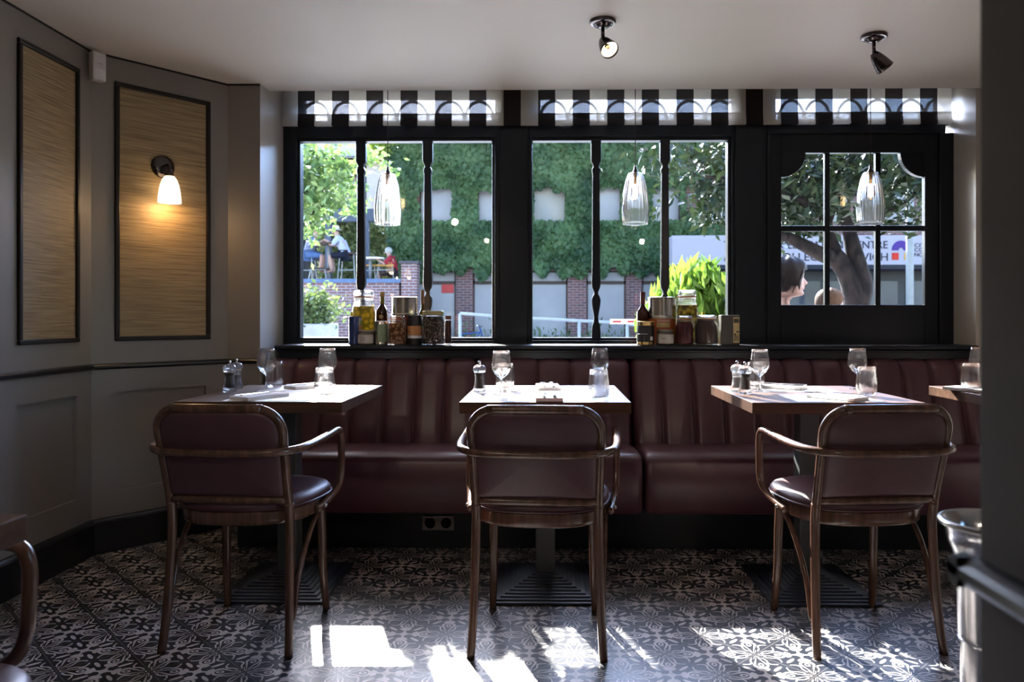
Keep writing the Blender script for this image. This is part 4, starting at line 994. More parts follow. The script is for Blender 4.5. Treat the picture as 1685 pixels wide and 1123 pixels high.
def lid_jar(px0, px1, pt, Y, fill, lidm, label, labm=None, fillh=0.85, lidh=0.13):
    r, h = dims(px0, px1, pt, Y); th = thing('glass_jar', label, 'jar', jp((px0 + px1) / 2, Y), 0)
    out = [(0, 0), (r * 0.9, 0), (r * 0.98, 0.003), (r, 0.008), (r, h * 0.74), (r * 0.94, h * 0.82), (r * 0.86, h * 0.86), (r * 0.86, h * 0.97)]
    b = MB(); b.lathe(out + [(x - 0.002, z) for x, z in out[::-1] if x > 0.002] + [(0, 0.004)], 32); obj('glass_body', b, M['jarglass'], th, smooth=True)
    b = MB(); b.lathe([(0, 0.005), (r * 0.9, 0.005), (r * 0.955, 0.010), (r * 0.955, h * 0.72), (r * 0.86, h * min(fillh, 0.84)), (0, h * min(fillh, 0.84))], 32); obj('contents', b, fill, th, smooth=False, auto=True)
    b = MB(); b.lathe([(0, h), (r * 0.90, h), (r * 0.93, h - 0.002), (r * 0.93, h * (1 - lidh)), (r * 0.88, h * (1 - lidh)), ], 32); obj('lid', b, lidm, th, smooth=False, auto=True)
    if labm is not None: arc_label(th, r, h * 0.12, h * 0.68, -1.0, 1.1, labm)
    return th, r, h
def bottle(px0, px1, pt, Y, glassm, capm, label, neck=0.30, caph=0.16, labels=()):
    r, h = dims(px0, px1, pt, Y); th = thing('bottle', label, 'bottle', jp((px0 + px1) / 2, Y), 0)
    zs = h * (1 - neck - 0.16); nr = r * 0.34
    b = MB(); b.lathe([(0, 0), (r * 0.92, 0), (r, 0.005), (r, zs), (r * 0.93, zs + h * 0.05), (r * 0.62, zs + h * 0.11), (nr * 1.1, zs + h * 0.155), (nr, zs + h * 0.2), (nr, h * 0.97), (0, h * 0.97)], 28); obj('bottle_body', b, glassm, th, smooth=True)
    b = MB(); b.lathe([(nr * 1.0, h * (1 - caph)), (nr * 1.22, h * (1 - caph)), (nr * 1.25, h * 0.985), (nr * 1.1, h), (0, h)], 20); obj('cap', b, capm, th, smooth=False, auto=True)
    for (f0, f1, a0, a1, m) in labels: arc_label(th, r, h * f0, h * f1, a0, a1, m)
    return th, r, h
YJ, YK = 4.015, 4.130
pick = cellmat('pickled_peppers', (0.85, 0.66, 0.07), (0.28, 0.24, 0.02), 38, 0.55); gher = cellmat('pickled_beans', (0.66, 0.56, 0.14), (0.14, 0.11, 0.03), 44, 0.5)
garl = cellmat('garlic_in_oil', (0.90, 0.60, 0.32), (0.26, 0.10, 0.02), 62, 0.45); coff = cellmat('dried_pods', (0.42, 0.27, 0.20), (0.05, 0.025, 0.02), 95, 0.1, 0.25)
chil = cm('dried_chillies', (0.16, 0.05, 0.035), 0.5, 0, (0.07, 0.02, 0.015), 60, 0.5); redj = foodmat('red_food', (0.50, 0.012, 0.03), (0.28, 0.006, 0.015), 20, 0.1); brnj = cm('brown_chutney', (0.12, 0.035, 0.015), 0.3, 0, (0.07, 0.018, 0.008), 14, 0.1)
cream = cm('cream_label', (0.62, 0.60, 0.55), 0.7); cork = cm('cork', (0.60, 0.42, 0.24), 0.8); dark = cm('black_label', (0.014, 0.013, 0.015), 0.4)
orange = cm('orange_label', (0.62, 0.30, 0.12), 0.6); blue = cm('blue_tin', (0.035, 0.065, 0.20), 0.25, 0.3); green = cm('sage_label', (0.30, 0.40, 0.25), 0.6); yellow = cm('yellow_cap', (0.85, 0.66, 0.02), 0.4)
redo = cm('rust_label', (0.52, 0.12, 0.035), 0.5, 0, (0.44, 0.10, 0.03)); olive = cm('dark_olive_tin', (0.055, 0.050, 0.038), 0.4); gpic = cm('gold_picture', (0.62, 0.47, 0.22), 0.5, 0, (0.50, 0.37, 0.16)); redl = cm('dark_red_label', (0.30, 0.03, 0.025), 0.5)
winem = glassmat('dark_red_bottle_glass', (0.30, 0.05, 0.03), 1.5); oilm = glassmat('olive_bottle_glass', (0.55, 0.42, 0.06), 1.5); liqm = mat('dark_liqueur', (0.045, 0.010, 0.006), 0.08)
# left group, from left
th, r, h = tin_can(574, 595.5, 521, YJ, blue, 'small blue tin at the left end of the left jar group', [(0.05, 0.95, 0.75, 1.5, cm('pale_tin_side', (0.45, 0.5, 0.45), 0.4)), (0.45, 0.68, 0.85, 1.5, cm('fruit_orange', (0.85, 0.30, 0.03), 0.5)), (0.68, 0.85, 0.95, 1.5, cm('fruit_green', (0.25, 0.5, 0.08), 0.5))])
bottle(574.5, 582.5, 514, 4.078, oilm, yellow, 'yellow capped bottle behind the blue tin', 0.2, 0.10)
clip_jar(579.5, 618, 478, YK, pick, 'tall clip top jar of yellow green pickles in the left group', 0.70, rz=2.6)
th, r, h = lid_jar(589, 617, 543.5, YJ - 0.015, cm('pale_rillettes', (0.5, 0.46, 0.40), 0.5), cm('pewter_lid', (0.32, 0.30, 0.24), 0.35, 0.8), 'squat jar with cream label in front of the tall pickle jar', cream)
t_ = textmesh('Chev', 0.026, 0.008, dark, th); t_.location = (-0.022, -r - 0.0014, h * 0.45)
t_ = textmesh('de Bre', 0.022, 0.006, dark, th); t_.location = (-0.022, -r - 0.0014, h * 0.30)
th, r, h = bottle(619.5, 639, 480, YK, liqm, cork, 'dark liqueur bottle with pale cork stopper', 0.24, 0.10)
b = MB(); b.lathe([(r * 0.36, h * 0.76), (r * 0.38, h * 0.76), (r * 0.40, h * 0.89), (r * 0.36, h * 0.89)], 20); obj('neck_foil', b, cm('olive_foil', (0.20, 0.19, 0.02), 0.4), th, smooth=True)
b = MB(); b.lathe([(0, 0), (0.0115, 0), (0.0115, 0.001), (0, 0.001)], 20, (0, -r - 0.0002, h * 0.52), Matrix.Rotation(PI / 2, 3, 'X')); obj('round_label', b, cork, th)
tin_can(615.5, 638.5, 528.5, YJ - 0.005, tin, 'silver tin with sage green label beside the garlic jar', [(0.12, 0.86, -0.3, 1.35, green)])
clip_jar(638.5, 669, 519.5, YJ - 0.02, garl, 'clip top jar of garlic cloves in oil', 0.74, rz=-0.5)
t1_, r, h = tin_can(645, 687.5, 489, YK, tin, 'large silver tin with red label standing behind the garlic jar', [(0.30, 0.60, -1.5, 1.5, redl), (0.0, 0.3, -1.5, 1.5, dark)])
b = MB(); b.lathe([(r, h * 0.62), (r * 1.03, h * 0.625), (r * 1.03, h * 0.655), (r, h * 0.66)], 32); obj('rim_seam', b, tin, t1_, smooth=True)
th, r, h = tin_can(670.5, 694.5, 519, YJ - 0.005, dark, 'black tin with orange paper label beside the garlic jar', [(0.33, 0.64, -1.3, 1.4, orange), (0.22, 0.32, -1.3, 1.4, M['paper'])])
t_ = textmesh('N', 0.008, 0.012, dark, th); t_.location = (-0.027, -r * 0.86, h * 0.42); t_.rotation_euler.z = -0.6
bottle(688.5, 702, 477, YK + 0.01, mat('olive_oil_bottle', (0.16, 0.10, 0.015), 0.12), cm('brown_stopper', (0.30, 0.16, 0.08), 0.6), 'olive oil bottle with long brown stopper behind the seed jar', 0.34, 0.26)
lid_jar(694, 731.5, 512, YJ, coff, cm('olive_gold_lid', (0.50, 0.45, 0.25), 0.35, 0.6), 'wide jar of dark dried pods with olive gold lid')
lid_jar(731.5, 743, 520, YJ + 0.035, chil, cm('rust_lid', (0.28, 0.12, 0.09), 0.5), 'slim jar of dried chillies at the right end of the left group')
# right group
bottle(1047.5, 1068, 481, YK, liqm, cm('red_wax', (0.10, 0.012, 0.014), 0.3), 'dark bottle with red wax top in the right group', 0.26, 0.24)
th, r, h = tin_can(1047.5, 1076.5, 529, YJ - 0.01, gold, 'gold rimmed black tin at the left end of the right jar group', [(0.14, 0.82, -3.1, 3.1, dark), (0.20, 0.36, 0.45, 0.85, M['paper'])])
b = MB(); b.box(-r * 0.9, r * 0.1, -r - 0.0012, -r * 0.3, h * 0.46, h * 0.475); obj('white_line', b, M['paper'], th)
th, r, h = tin_can(1066.5, 1112, 489.5, YK, tin, 'large tin with rust orange label and white lettering', [(0.0, 0.54, -3.1, 3.1, redo), (0.36, 0.36 + 0.10, -0.55, 0.45, gpic)])
t_ = textmesh('LEVNARD', r * 0.9, 0.011, M['paper'], th); t_.location = (-r * 0.48, -r * 0.985, h * 0.475)
b = MB(); b.lathe([(r * 0.97, h * 0.555), (r * 1.01, h * 0.56), (r * 1.01, h * 0.585), (r * 0.97, h * 0.59), (r * 0.99, h * 0.60), (r * 0.97, h * 0.61)], 32); obj('rim_seam', b, tin, th, smooth=True)
th, r, h = lid_jar(1080.5, 1108.5, 542.5, YJ - 0.02, cm('pale_rillettes', (0.5, 0.46, 0.40), 0.5), cm('pewter_lid', (0.32, 0.30, 0.24), 0.35, 0.8), 'squat jar with cream label beside the gold rimmed tin', cream)
t_ = textmesh('Chev', 0.020, 0.010, dark, th); t_.location = (-0.026, -r - 0.0012, h * 0.38)
clip_jar(1113, 1148.5, 478, YK, gher, 'tall clip top jar of pickled beans in the right group', 0.72, rz=2.8)
clip_jar(1111, 1141, 520, YJ - 0.01, redj, 'clip top jar of red preserve', 0.80, rz=-0.35)
clip_jar(1142.5, 1181.5, 519, YJ + 0.005, brnj, 'wide clip top jar of brown chutney', 0.86, lid=True, rz=-0.5)
for px in (1149, 1157.5): bottle(px - 6, px + 6, 514.5, YK + 0.045, oilm, yellow, 'yellow capped bottle behind the chutney jar, %s one' % ('left' if px < 1153 else 'right'), 0.2, 0.09)
rr_, hh_ = dims(1184.5, 1214.5, 519, YJ); th = thing('food_tin', 'dark olive square tin with gold picture at the right end of the jars', 'tin', jp(1199.5, YJ), 0)
b = MB(); b.box(-rr_, rr_, -rr_ * 0.7, rr_ * 0.7, 0, hh_); obj('can', b, olive, th, bevel=0.003)
b = MB(); b.box(rr_ * 0.30, rr_ * 0.97, -rr_ * 0.7 - 0.0008, -rr_ * 0.7, hh_ * 0.08, hh_ * 0.93); obj('picture_label', b, gpic, th)
b = MB(); b.box(rr_ * 0.35, rr_ * 0.92, -rr_ * 0.7 - 0.0014, -rr_ * 0.7 - 0.0008, hh_ * 0.74, hh_ * 0.88)
for k in range(4): b.box(rr_ * (0.38 + 0.14 * k), rr_ * (0.46 + 0.14 * k), -rr_ * 0.7 - 0.0014, -rr_ * 0.7 - 0.0008, hh_ * 0.13, hh_ * (0.30 + 0.05 * (k % 2)))
b.box(rr_ * 0.35, rr_ * 0.62, -rr_ * 0.7 - 0.0014, -rr_ * 0.7 - 0.0008, hh_ * 0.33, hh_ * 0.38); b.box(rr_ * 0.62, rr_ * 0.92, -rr_ * 0.7 - 0.0014, -rr_ * 0.7 - 0.0008, hh_ * 0.42, hh_ * 0.47)
obj('picture', b, olive, th)

# ================================================================== METAL STAND AND BUCKET, RIGHT
bx = thing('wine_bucket_stand', 'chrome wine bucket on a floor stand beside the near wall', 'wine bucket', (XY(1634, 1.32), 1.32, 0))
def bz(py): return ZY(py, 1.32, 1624)
zr = bz(861)
b = MB(); b.lathe([(0.052, zr - 0.20), (0.054, zr - 0.19), (0.060, zr - 0.06), (0.070, zr - 0.035), (0.076, zr - 0.004), (0.080, zr - 0.004), (0.080, zr + 0.003), (0.074, zr + 0.003), (0.068, zr - 0.035), (0.058, zr - 0.06), (0.052, zr - 0.188), (0, zr - 0.19)], 48); obj('bucket', b, M['chrome'], bx, smooth=True)
b = MB(); b.tube([Vector((0.080 * math.cos(a), 0.080 * math.sin(a), zr)) for a in np.linspace(0, 2 * PI, 48, endpoint=False)], 0.0055, 8, closed=True); obj('rim', b, M['steel'], bx, smooth=True)
b = MB(); b.lathe([(0, 0), (0.095, 0), (0.095, 0.012), (0.05, 0.02), (0.05, zr - 0.205), (0.054, zr - 0.20), (0, zr - 0.20)], 36); obj('stand', b, M['chrome'], bx, smooth=False, auto=True)
b = MB(); b.lathe([(0.051, 0.37), (0.054, 0.372), (0.054, 0.384), (0.051, 0.386)], 36); obj('dark_band', b, M['rubber'], bx)

# ================================================================== OUTSIDE
GZ = -0.12
def omat(name, c, rough=0.5, metal=0.0, c2=None, **k):       # outdoor colours darkened and less glossy, to hold down the bright daylight outside
    f = 0.54; k.setdefault('spec', 0.15)
    return mat(name, tuple(v * f for v in c), rough, metal, tuple(v * f for v in c2) if c2 else None, **k)
def oleaf(name, c, c2, *a, **k): return leafmat(name, tuple(v * 0.66 for v in c), tuple(v * 0.66 for v in c2), *a, **k)  # leaf colours darkened too, against the bright daylight
gr = MB(); gr.box(-40, 40, 4.42, 60, GZ - 0.2, GZ); struct('floor_street', gr, omat('grey_paving', (0.75, 0.73, 0.70), 0.85, c2=(0.66, 0.64, 0.62), nscale=1.5))
def leaves(name, cs, size, m, parent=None, mode='free', n_aspect=0.55, kind=None, droop=0.0, world=True, var=0.35):
    n = len(cs); cs = np.asarray(cs, float); rng = np.random
    if mode == 'wall':
        nrm = np.stack([rng.normal(0, .45, n), -np.ones(n), rng.normal(0.35, .45, n)], 1); up = np.stack([rng.normal(0, .7, n), rng.normal(0, .2, n), -np.ones(n)], 1)
    elif mode == 'up':
        nrm = rng.normal(0, 1, (n, 3)); nrm[:, 2] *= 0.3; up = np.stack([rng.normal(0, .55, n), rng.normal(0, .55, n), np.ones(n)], 1)
    else:
        nrm = rng.normal(0, 1, (n, 3)); nrm[:, 2] = np.abs(nrm[:, 2]) + 0.2; up = rng.normal(0, 1, (n, 3)); up[:, 2] -= droop
    nrm /= np.linalg.norm(nrm, axis=1)[:, None]; side = np.cross(up, nrm); side /= np.linalg.norm(side, axis=1)[:, None]; up = np.cross(nrm, side)
    s = size * (1 + var * rng.uniform(-1, 1, n))[:, None]; wd = s * n_aspect * 0.5
    base = cs - up * s * 0.5; tip = cs + up * s * 0.5; l = cs - up * s * 0.08 + side * wd + nrm * s * 0.07; r = cs - up * s * 0.08 - side * wd + nrm * s * 0.07
    V = np.stack([base, l, tip, r], 1).reshape(-1, 3); me = bpy.data.meshes.new(name)
    if parent is not None: V = V - np.array(parent.location)
    i = np.arange(n) * 4; Fq = np.stack([i, i + 1, i + 2, i, i + 2, i + 3], 1).reshape(-1, 3)
    me.vertices.add(n * 4); me.vertices.foreach_set('co', V.ravel()); me.loops.add(n * 6); me.loops.foreach_set('vertex_index', Fq.ravel())
    me.polygons.add(n * 2); me.polygons.foreach_set('loop_start', np.arange(0, n * 6, 3)); me.update(calc_edges=True); me.validate()
    me.materials.append(m); o = bpy.data.objects.new(name, me); C.objects.link(o)
    if parent is not None: o.parent = parent
    if kind: o['kind'] = kind
    return o
def rect(px0, px1, py0, py1, Y): return (XY(px0, Y), XY(px1, Y), ZY(py1, Y), ZY(py0, Y))

# ---- ivy covered college building
YI = 22.0
ivb = thing('brick_building', 'purple brick building across the street clad in green ivy', 'building', (3, YI, GZ))
wx0, wx1, wz1 = XY(655, YI), 24.0, 6.30
up = [rect(a, b, 305, 368, YI) for a, b in ((690, 747), (785, 838), (876, 932), (971, 1023), (1069, 1120), (1155, 1200), (1250, 1300), (1345, 1400), (1440, 1500))]
lo = [rect(a, b, 446, 560, YI) for a, b in ((686, 750), (778, 842), (873, 934), (965, 1030), (1056, 1118), (1145, 1205))]
mb, g_, L_ = grid_wall(Vector((wx0, YI)), Vector((wx1, YI)), GZ, wz1, [(a - wx0, b - wx0, max(c, GZ + 0.05), d) for a, b, c, d in up + lo], 0.16, 1.2)
obj('brick_wall', mb, M['brick'], ivb, world=True)
b = MB(); b.box(wx0 - 0.1, wx1, YI - 0.12, YI + 1.3, wz1, wz1 + 0.15); obj('coping', b, omat('grey_coping', (0.35, 0.34, 0.33), 0.8), ivb, world=True)
curt = omat('window_blind_pale', (0.50, 0.48, 0.50), 0.25, c2=(0.36, 0.36, 0.40), nscale=0.9, contrast=(0.3, 0.7)); curtc = omat('window_blind_cream', (0.50, 0.46, 0.40), 0.3, c2=(0.38, 0.38, 0.38), nscale=1.2)  # pale pane colour stands for curtains plus sky reflected in the glass
wfr = omat('brown_window_frame', (0.09, 0.06, 0.05), 0.5)
for k, (a, b_, c_, d_) in enumerate(up + lo):
    c_ = max(c_, GZ + 0.05); f = MB(); w_ = 0.045; y0, y1 = YI + 0.06, YI + 0.13
    f.box(a, b_, y0, y1, c_, c_ + w_); f.box(a, b_, y0, y1, d_ - w_, d_); f.box(a, a + w_, y0, y1, c_, d_); f.box(b_ - w_, b_, y0, y1, c_, d_)
    if k >= len(up):
        zm = ZY(465, YI); f.box(a, b_, y0, y1, zm - 0.05, zm + 0.04)
    wdw = obj('window', f, wfr, ivb, world=True)
    p = MB(); p.box(a + w_, b_ - w_, YI + 0.10, YI + 0.12, c_ + w_, d_ - w_); q = obj('pane', p, [curt, curtc][1 if k in (2, 7) else 0], wdw)
    for v in q.data.vertices: v.co -= Vector(ivb.location)
mref = MB(); a, b_, c_, d_ = lo[0]; mref.box(XY(726, YI), XY(746, YI), YI + 0.07, YI + 0.095, ZY(482, YI), ZY(467, YI)); obj('red_poster', mref, omat('red_poster_paper', (0.75, 0.10, 0.09), 0.6), ivb, world=True)
# ivy
M['ivy'] = oleaf('ivy_leaves', (0.115, 0.20, 0.085), (0.032, 0.074, 0.034), 0.30, 0.35, 1.2)
pts = []; rng = np.random.RandomState(3)
def in_win(x, z, m):
    for a, b_, c_, d_ in up:
        if a + m < x < b_ - m and c_ + m < z < d_ - 0.05 - 0.13 * abs(math.sin(x * 5.3) * math.sin(x * 13.7 + 1)) - 0.10 * (math.sin(x * 2.9) > 0.6): return True
    return False
ix0, ix1 = XY(640, YI), XY(1330, YI); zlow = ZY(444, YI)
while len(pts) < 42000:
    x = rng.uniform(ix0, ix1); z = rng.uniform(zlow - 0.35, 6.42)
    bot = zlow - 0.12 + 0.16 * math.sin(x * 2.3) * math.sin(x * 5.1 + 1) + 0.12 * math.sin(x * 11)
    if z < bot: continue
    if in_win(x, z, 0.02): continue
    if XY(1180, YI) < x < XY(1215, YI) and ZY(372, YI) < z < ZY(300, YI): continue
    if XY(1125, YI) < x < XY(1153, YI) and ZY(360, YI) < z < ZY(305, YI) and rng.uniform() < 0.93: continue
    if XY(676, YI) < x < XY(690, YI) and ZY(370, YI) < z < ZY(300, YI) and rng.uniform() < 0.6: continue
    if z > ZY(300, YI): pass
    th_ = 0.10 + 0.16 * rng.uniform() + 0.08 * math.sin(x * 3 + z * 4)
    pts.append((x, YI - th_, z))
iv = leaves('ivy', pts, 0.155, M['ivy'], None, 'wall', 0.8, 'stuff'); tag(iv, 'thick green ivy covering the brick building and hanging over its windows', 'ivy')

# ---- sign
YS = 18.5
sx0, sx1, sz0, sz1 = XY(1106, YS), XY(1720, YS), ZY(436.5, YS), ZY(388, YS)
sg = thing('building_sign', 'long pale blue building sign with dark lettering and arch emblem', 'sign', (sx0, YS, sz0))
sm_ = omat('pale_sign_panel', (0.42, 0.40, 0.48), 0.4, c2=(0.41, 0.39, 0.47)); ink = omat('dark_navy_ink', (0.012, 0.016, 0.035), 0.5); pur = omat('sign_purple', (0.075, 0.03, 0.28), 0.5); rd = omat('sign_red', (0.62, 0.03, 0.02), 0.5); yl = omat('sign_amber', (0.80, 0.45, 0.06), 0.5)
b = MB(); b.box(sx0, sx1, YS, YS + 0.9, sz0, sz1); obj('sign_box', b, sm_, sg, world=True, bevel=0.01)
b = MB(); b.box(sx0 - 0.02, sx1, YS + 0.02, YS + 0.95, sz0 - 0.10, sz0); obj('sign_soffit', b, ink, sg, world=True)
def stext(s, p0, p1, y0, y1):
    a, b_, c_, d_ = rect(p0, p1, y0, y1, YS - 0.01); t = textmesh(s, b_ - a, d_ - c_, ink, sg, 'lettering', 0.004); t.location = (a - sx0, -0.008, c_ - sz0)
stext('THE HIGHER', 1191, 1290, 397.5, 410); stext('EDUCATION', 1297, 1387, 397.5, 410); stext('CENTRE', 1398, 1461, 397.5, 410)
stext('AT CITY', 1191, 1256, 417, 430); stext('COLLEGE', 1273, 1357, 417, 430); stext('NORWICH', 1369, 1461, 417, 430)
stext('CITY', 1505, 1529, 401.5, 407.5); stext('COLLEGE', 1505, 1549, 409, 415); stext('NORWICH', 1505, 1550, 417, 423)
cx_, zb_ = XY(1482.5, YS), ZY(413, YS); R1 = (XY(1498, YS) - XY(1467.5, YS)) / 2; R2 = R1 * 0.27; k_ = 1.06
pts_o = [(cx_ + R1 * math.cos(a), zb_ + R1 * k_ * math.sin(a)) for a in np.linspace(0, PI, 25)]; pts_i = [(cx_ + R2 * math.cos(a), zb_ + R2 * 1.1 * math.sin(a)) for a in np.linspace(0, PI, 25)]
b = MB(); vs = [Vector((x, y, z)) for y in (YS - 0.014, YS) for x, z in pts_o + pts_i]; fs = []
for i in range(24): fs += [(i, i + 1, 26 + i, 25 + i), (50 + i, 75 + i, 76 + i, 51 + i), (i, 50 + i, 51 + i, i + 1), (25 + i, 26 + i, 76 + i, 75 + i)]
b.add(vs, fs); obj('purple_arch', b, pur, sg, world=True)
for (p0, p1, m_, nm) in ((1467.5, 1478.5, rd, 'red_square'), (1488, 1498.5, yl, 'amber_square')):
    a, b_, c_, d_ = rect(p0, p1, 417, 428.5, YS); b = MB(); b.box(a, b_, YS - 0.014, YS, c_, d_); obj(nm, b, m_, sg, world=True)
b = MB(); a = XY(1502, YS); b.box(a, a + 0.012, YS - 0.010, YS, ZY(425, YS), ZY(397, YS)); obj('divider_line', b, pur, sg, world=True)
# dark shopfront under the sign
sh = thing('shopfront', 'dark glazed shopfront below the long sign', 'shopfront', (sx0, YS + 1, GZ))
b = MB(); b.box(sx0, sx1, YS + 0.9, YS + 1.3, GZ, sz0 - 0.10); obj('dark_wall', b, omat('dark_cladding', (0.035, 0.04, 0.055), 0.35, c2=(0.02, 0.024, 0.03), nscale=1.0), sh, world=True)
for k in range(9):
    a = sx0 + 0.2 + k * (sx1 - sx0 - 0.2) / 9; b = MB(); b.box(a, a + 0.75, YS + 0.86, YS + 0.90, 0.15, sz0 - 0.35); obj('glazing', b, omat('shop_glass', (0.10, 0.12, 0.16), 0.08, c2=(0.05, 0.06, 0.08), nscale=0.7), sh, world=True)
b = MB()
for z in (0.55, 1.25): b.box(sx0, sx1, YS + 0.80, YS + 0.86, z, z + 0.06)
obj('rail', b, omat('slate_rail', (0.12, 0.14, 0.18), 0.4), sh, world=True)

# ---- terrace at left
YT = 20.0; TZ = ZY(459, YT)
txl, txr = XY(440, YT), XY(657, YT)
tw = thing('terrace_wall', 'brick terrace wall with blue grey coping at the left', 'wall', ((txl + txr) / 2, YT, GZ))
b = MB(); b.box(txl, txr, YT, YT + 3.6, GZ, TZ - 0.10); obj('brick_face', b, M['brick2'], tw, world=True)
b = MB(); b.box(txl, txr + 0.05, YT - 0.06, YT + 3.6, TZ - 0.10, TZ); obj('coping', b, omat('blue_grey_coping', (0.16, 0.24, 0.42), 0.6), tw, world=True)
a, b_ = XY(657, YT) + 0.07, XY(687, YT); b = MB(); b.box(a, b_, YT - 0.1, YT + 0.35, GZ, ZY(434, YT)); 
pr_ = thing('brick_pier', 'brick pier with slate cap at the end of the terrace wall', 'pier', ((a + b_) / 2, YT, GZ)); obj('brick_shaft', b, M['brick2'], pr_, world=True)
b = MB(); b.box(a - 0.05, b_ + 0.05, YT - 0.16, YT + 0.4, ZY(434, YT), ZY(430, YT)); obj('cap', b, omat('slate', (0.12, 0.12, 0.14), 0.7), pr_, world=True)
# building behind the terrace
hb = thing('pale_building', 'pale rendered building with balcony behind the terrace', 'building', (-7.5, 26, GZ))
def hbx(nm, p0, p1, y0, y1, Y, dep, m): a, b_, c_, d_ = rect(p0, p1, y0, y1, Y); q = MB(); q.box(a, b_, Y, Y + dep, c_, d_); return obj(nm, q, m, hb, world=True)
rend = omat('white_render', (0.78, 0.76, 0.72), 0.8, c2=(0.70, 0.69, 0.66), nscale=0.6); slate = omat('blue_grey_fascia', (0.13, 0.16, 0.23), 0.5); dkw = omat('dark_interior', (0.02, 0.024, 0.03), 0.6)
hbx('render_wall', 380, 648, 208, 470, 26.3, 0.4, dkw); hbx('render_panel', 603, 648, 262, 341, 25.9, 0.3, rend); hbx('roof_band', 400, 648, 208, 258, 25.6, 0.3, rend)
hbx('gutter', 400, 676, 256, 264, 25.4, 0.3, slate); hbx('fascia', 440, 662, 343, 364, 23.0, 0.25, slate); hbx('balcony_floor', 440, 592, 333, 341, 23.2, 1.5, slate)
for k in range(26): hbx('baluster', 480 + k * 4.4, 481.2 + k * 4.4, 288, 334, 23.25, 0.04, wfr)
hbx('balcony_rail', 478, 594, 283, 289, 23.2, 0.08, wfr); hbx('brick_bay', 560, 600, 285, 340, 26.0, 0.2, M['brick'])
hbx('post', 535, 544, 362, 459, 22.8, 0.18, slate); hbx('post', 600, 606, 362, 459, 22.8, 0.18, slate); hbx('post', 654, 662, 362, 440, 22.8, 0.18, slate); hbx('wall_dark', 440, 522, 364, 460, 24.5, 0.2, dkw)
# hedge
hl = oleaf('flowering_hedge', (0.36, 0.40, 0.20), (0.06, 0.11, 0.04), 0.35, 0.4, 3.5)
pt = np.stack([np.random.uniform(XY(530, 24), XY(662, 24), 7000), np.random.uniform(23.4, 24.2, 7000), np.random.uniform(TZ, ZY(366, 24), 7000)], 1)
o = leaves('hedge', pt, 0.13, hl, None, 'free', 0.7, 'stuff'); tag(o, 'tall flowering hedge behind the terrace tables', 'hedge')
o = leaves('climbing_plant', np.stack([np.random.normal(XY(652, 24), 0.20, 900), np.random.uniform(21.75, 22.3, 900), np.random.uniform(ZY(262, 22), ZY(226, 22), 900)], 1), 0.15, oleaf('yellow_green_climber', (0.42, 0.52, 0.10), (0.2, 0.3, 0.06), 0.5), None, 'free', 0.8, 'stuff'); tag(o, 'pale yellow green climber at the corner of the ivy building', 'climbing plant')

# terrace furniture
steel_ = omat('grey_steel_legs', (0.35, 0.36, 0.38), 0.4); tdk = omat('brown_outdoor_wood', (0.10, 0.055, 0.035), 0.5)
def bar_table(px0, px1, ptop, Y, label, topm, pole=2):
    x0, x1, z = XY(px0, Y), XY(px1, Y), ZY(ptop, Y); cx = (x0 + x1) / 2; th = thing('bar_table', label, 'table', (cx, Y, TZ), 0, 'terrace tables'); w = (x1 - x0) / 2
    b = MB(); b.lathe([(0, z - TZ - 0.04), (w, z - TZ - 0.04), (w, z - TZ), (0, z - TZ)], 24); obj('tabletop', b, topm, th)
    b = MB()
    for dx in ([0] if pole == 1 else [-0.10, 0.16]): b.tube([(dx, 0, 0.02), (dx, 0, z - TZ - 0.03)], 0.045, 10)
    b.lathe([(0, 0), (0.32, 0), (0.30, 0.02), (0.05, 0.05), (0, 0.05)], 24); obj('pedestal', b, steel_, th, smooth=True)
bar_table(521, 561, 400, 21.15, 'tall bar table on the terrace between two seated people', tdk, 1)
bar_table(598, 633, 424, 21.15, 'lower white topped table on the terrace by the person in red', M['paper'])
def stool(px, pseat, Y, label, m):
    x, z = XY(px, Y), ZY(pseat, Y) - TZ; th = thing('bar_stool', label, 'stool', (x, Y, TZ), 0, 'terrace stools')
    b = MB(); b.box(-0.24, 0.24, -0.2, 0.2, z - 0.05, z); obj('seat', b, m, th, bevel=0.02)
    for sx in (-1, 1):
        for sy in (-1, 1): b = MB(); b.tube([(sx * 0.19, sy * 0.15, z - 0.05), (sx * 0.24, sy * 0.2, 0)], 0.018, 6); obj('leg', b, steel_, th)
    b = MB(); b.box(-0.22, 0.22, -0.19, -0.17, 0.28, 0.31); obj('footrest', b, steel_, th)
stool(573, 416, 21.15, 'stool under the person in the white hat', tdk); stool(504, 416, 21.25, 'slatted stool under the person at left on the terrace', tdk)
stool(636, 436, 21.15, 'stool under the person in red on the terrace', omat('orange_seat', (0.72, 0.36, 0.10), 0.5)); stool(526, 441, 20.9, 'low slatted crate stool beside the bar table pole', tdk)
stool(607, 436, 21.35, 'orange stool left of the white topped table', bpy.data.materials['orange_seat'])

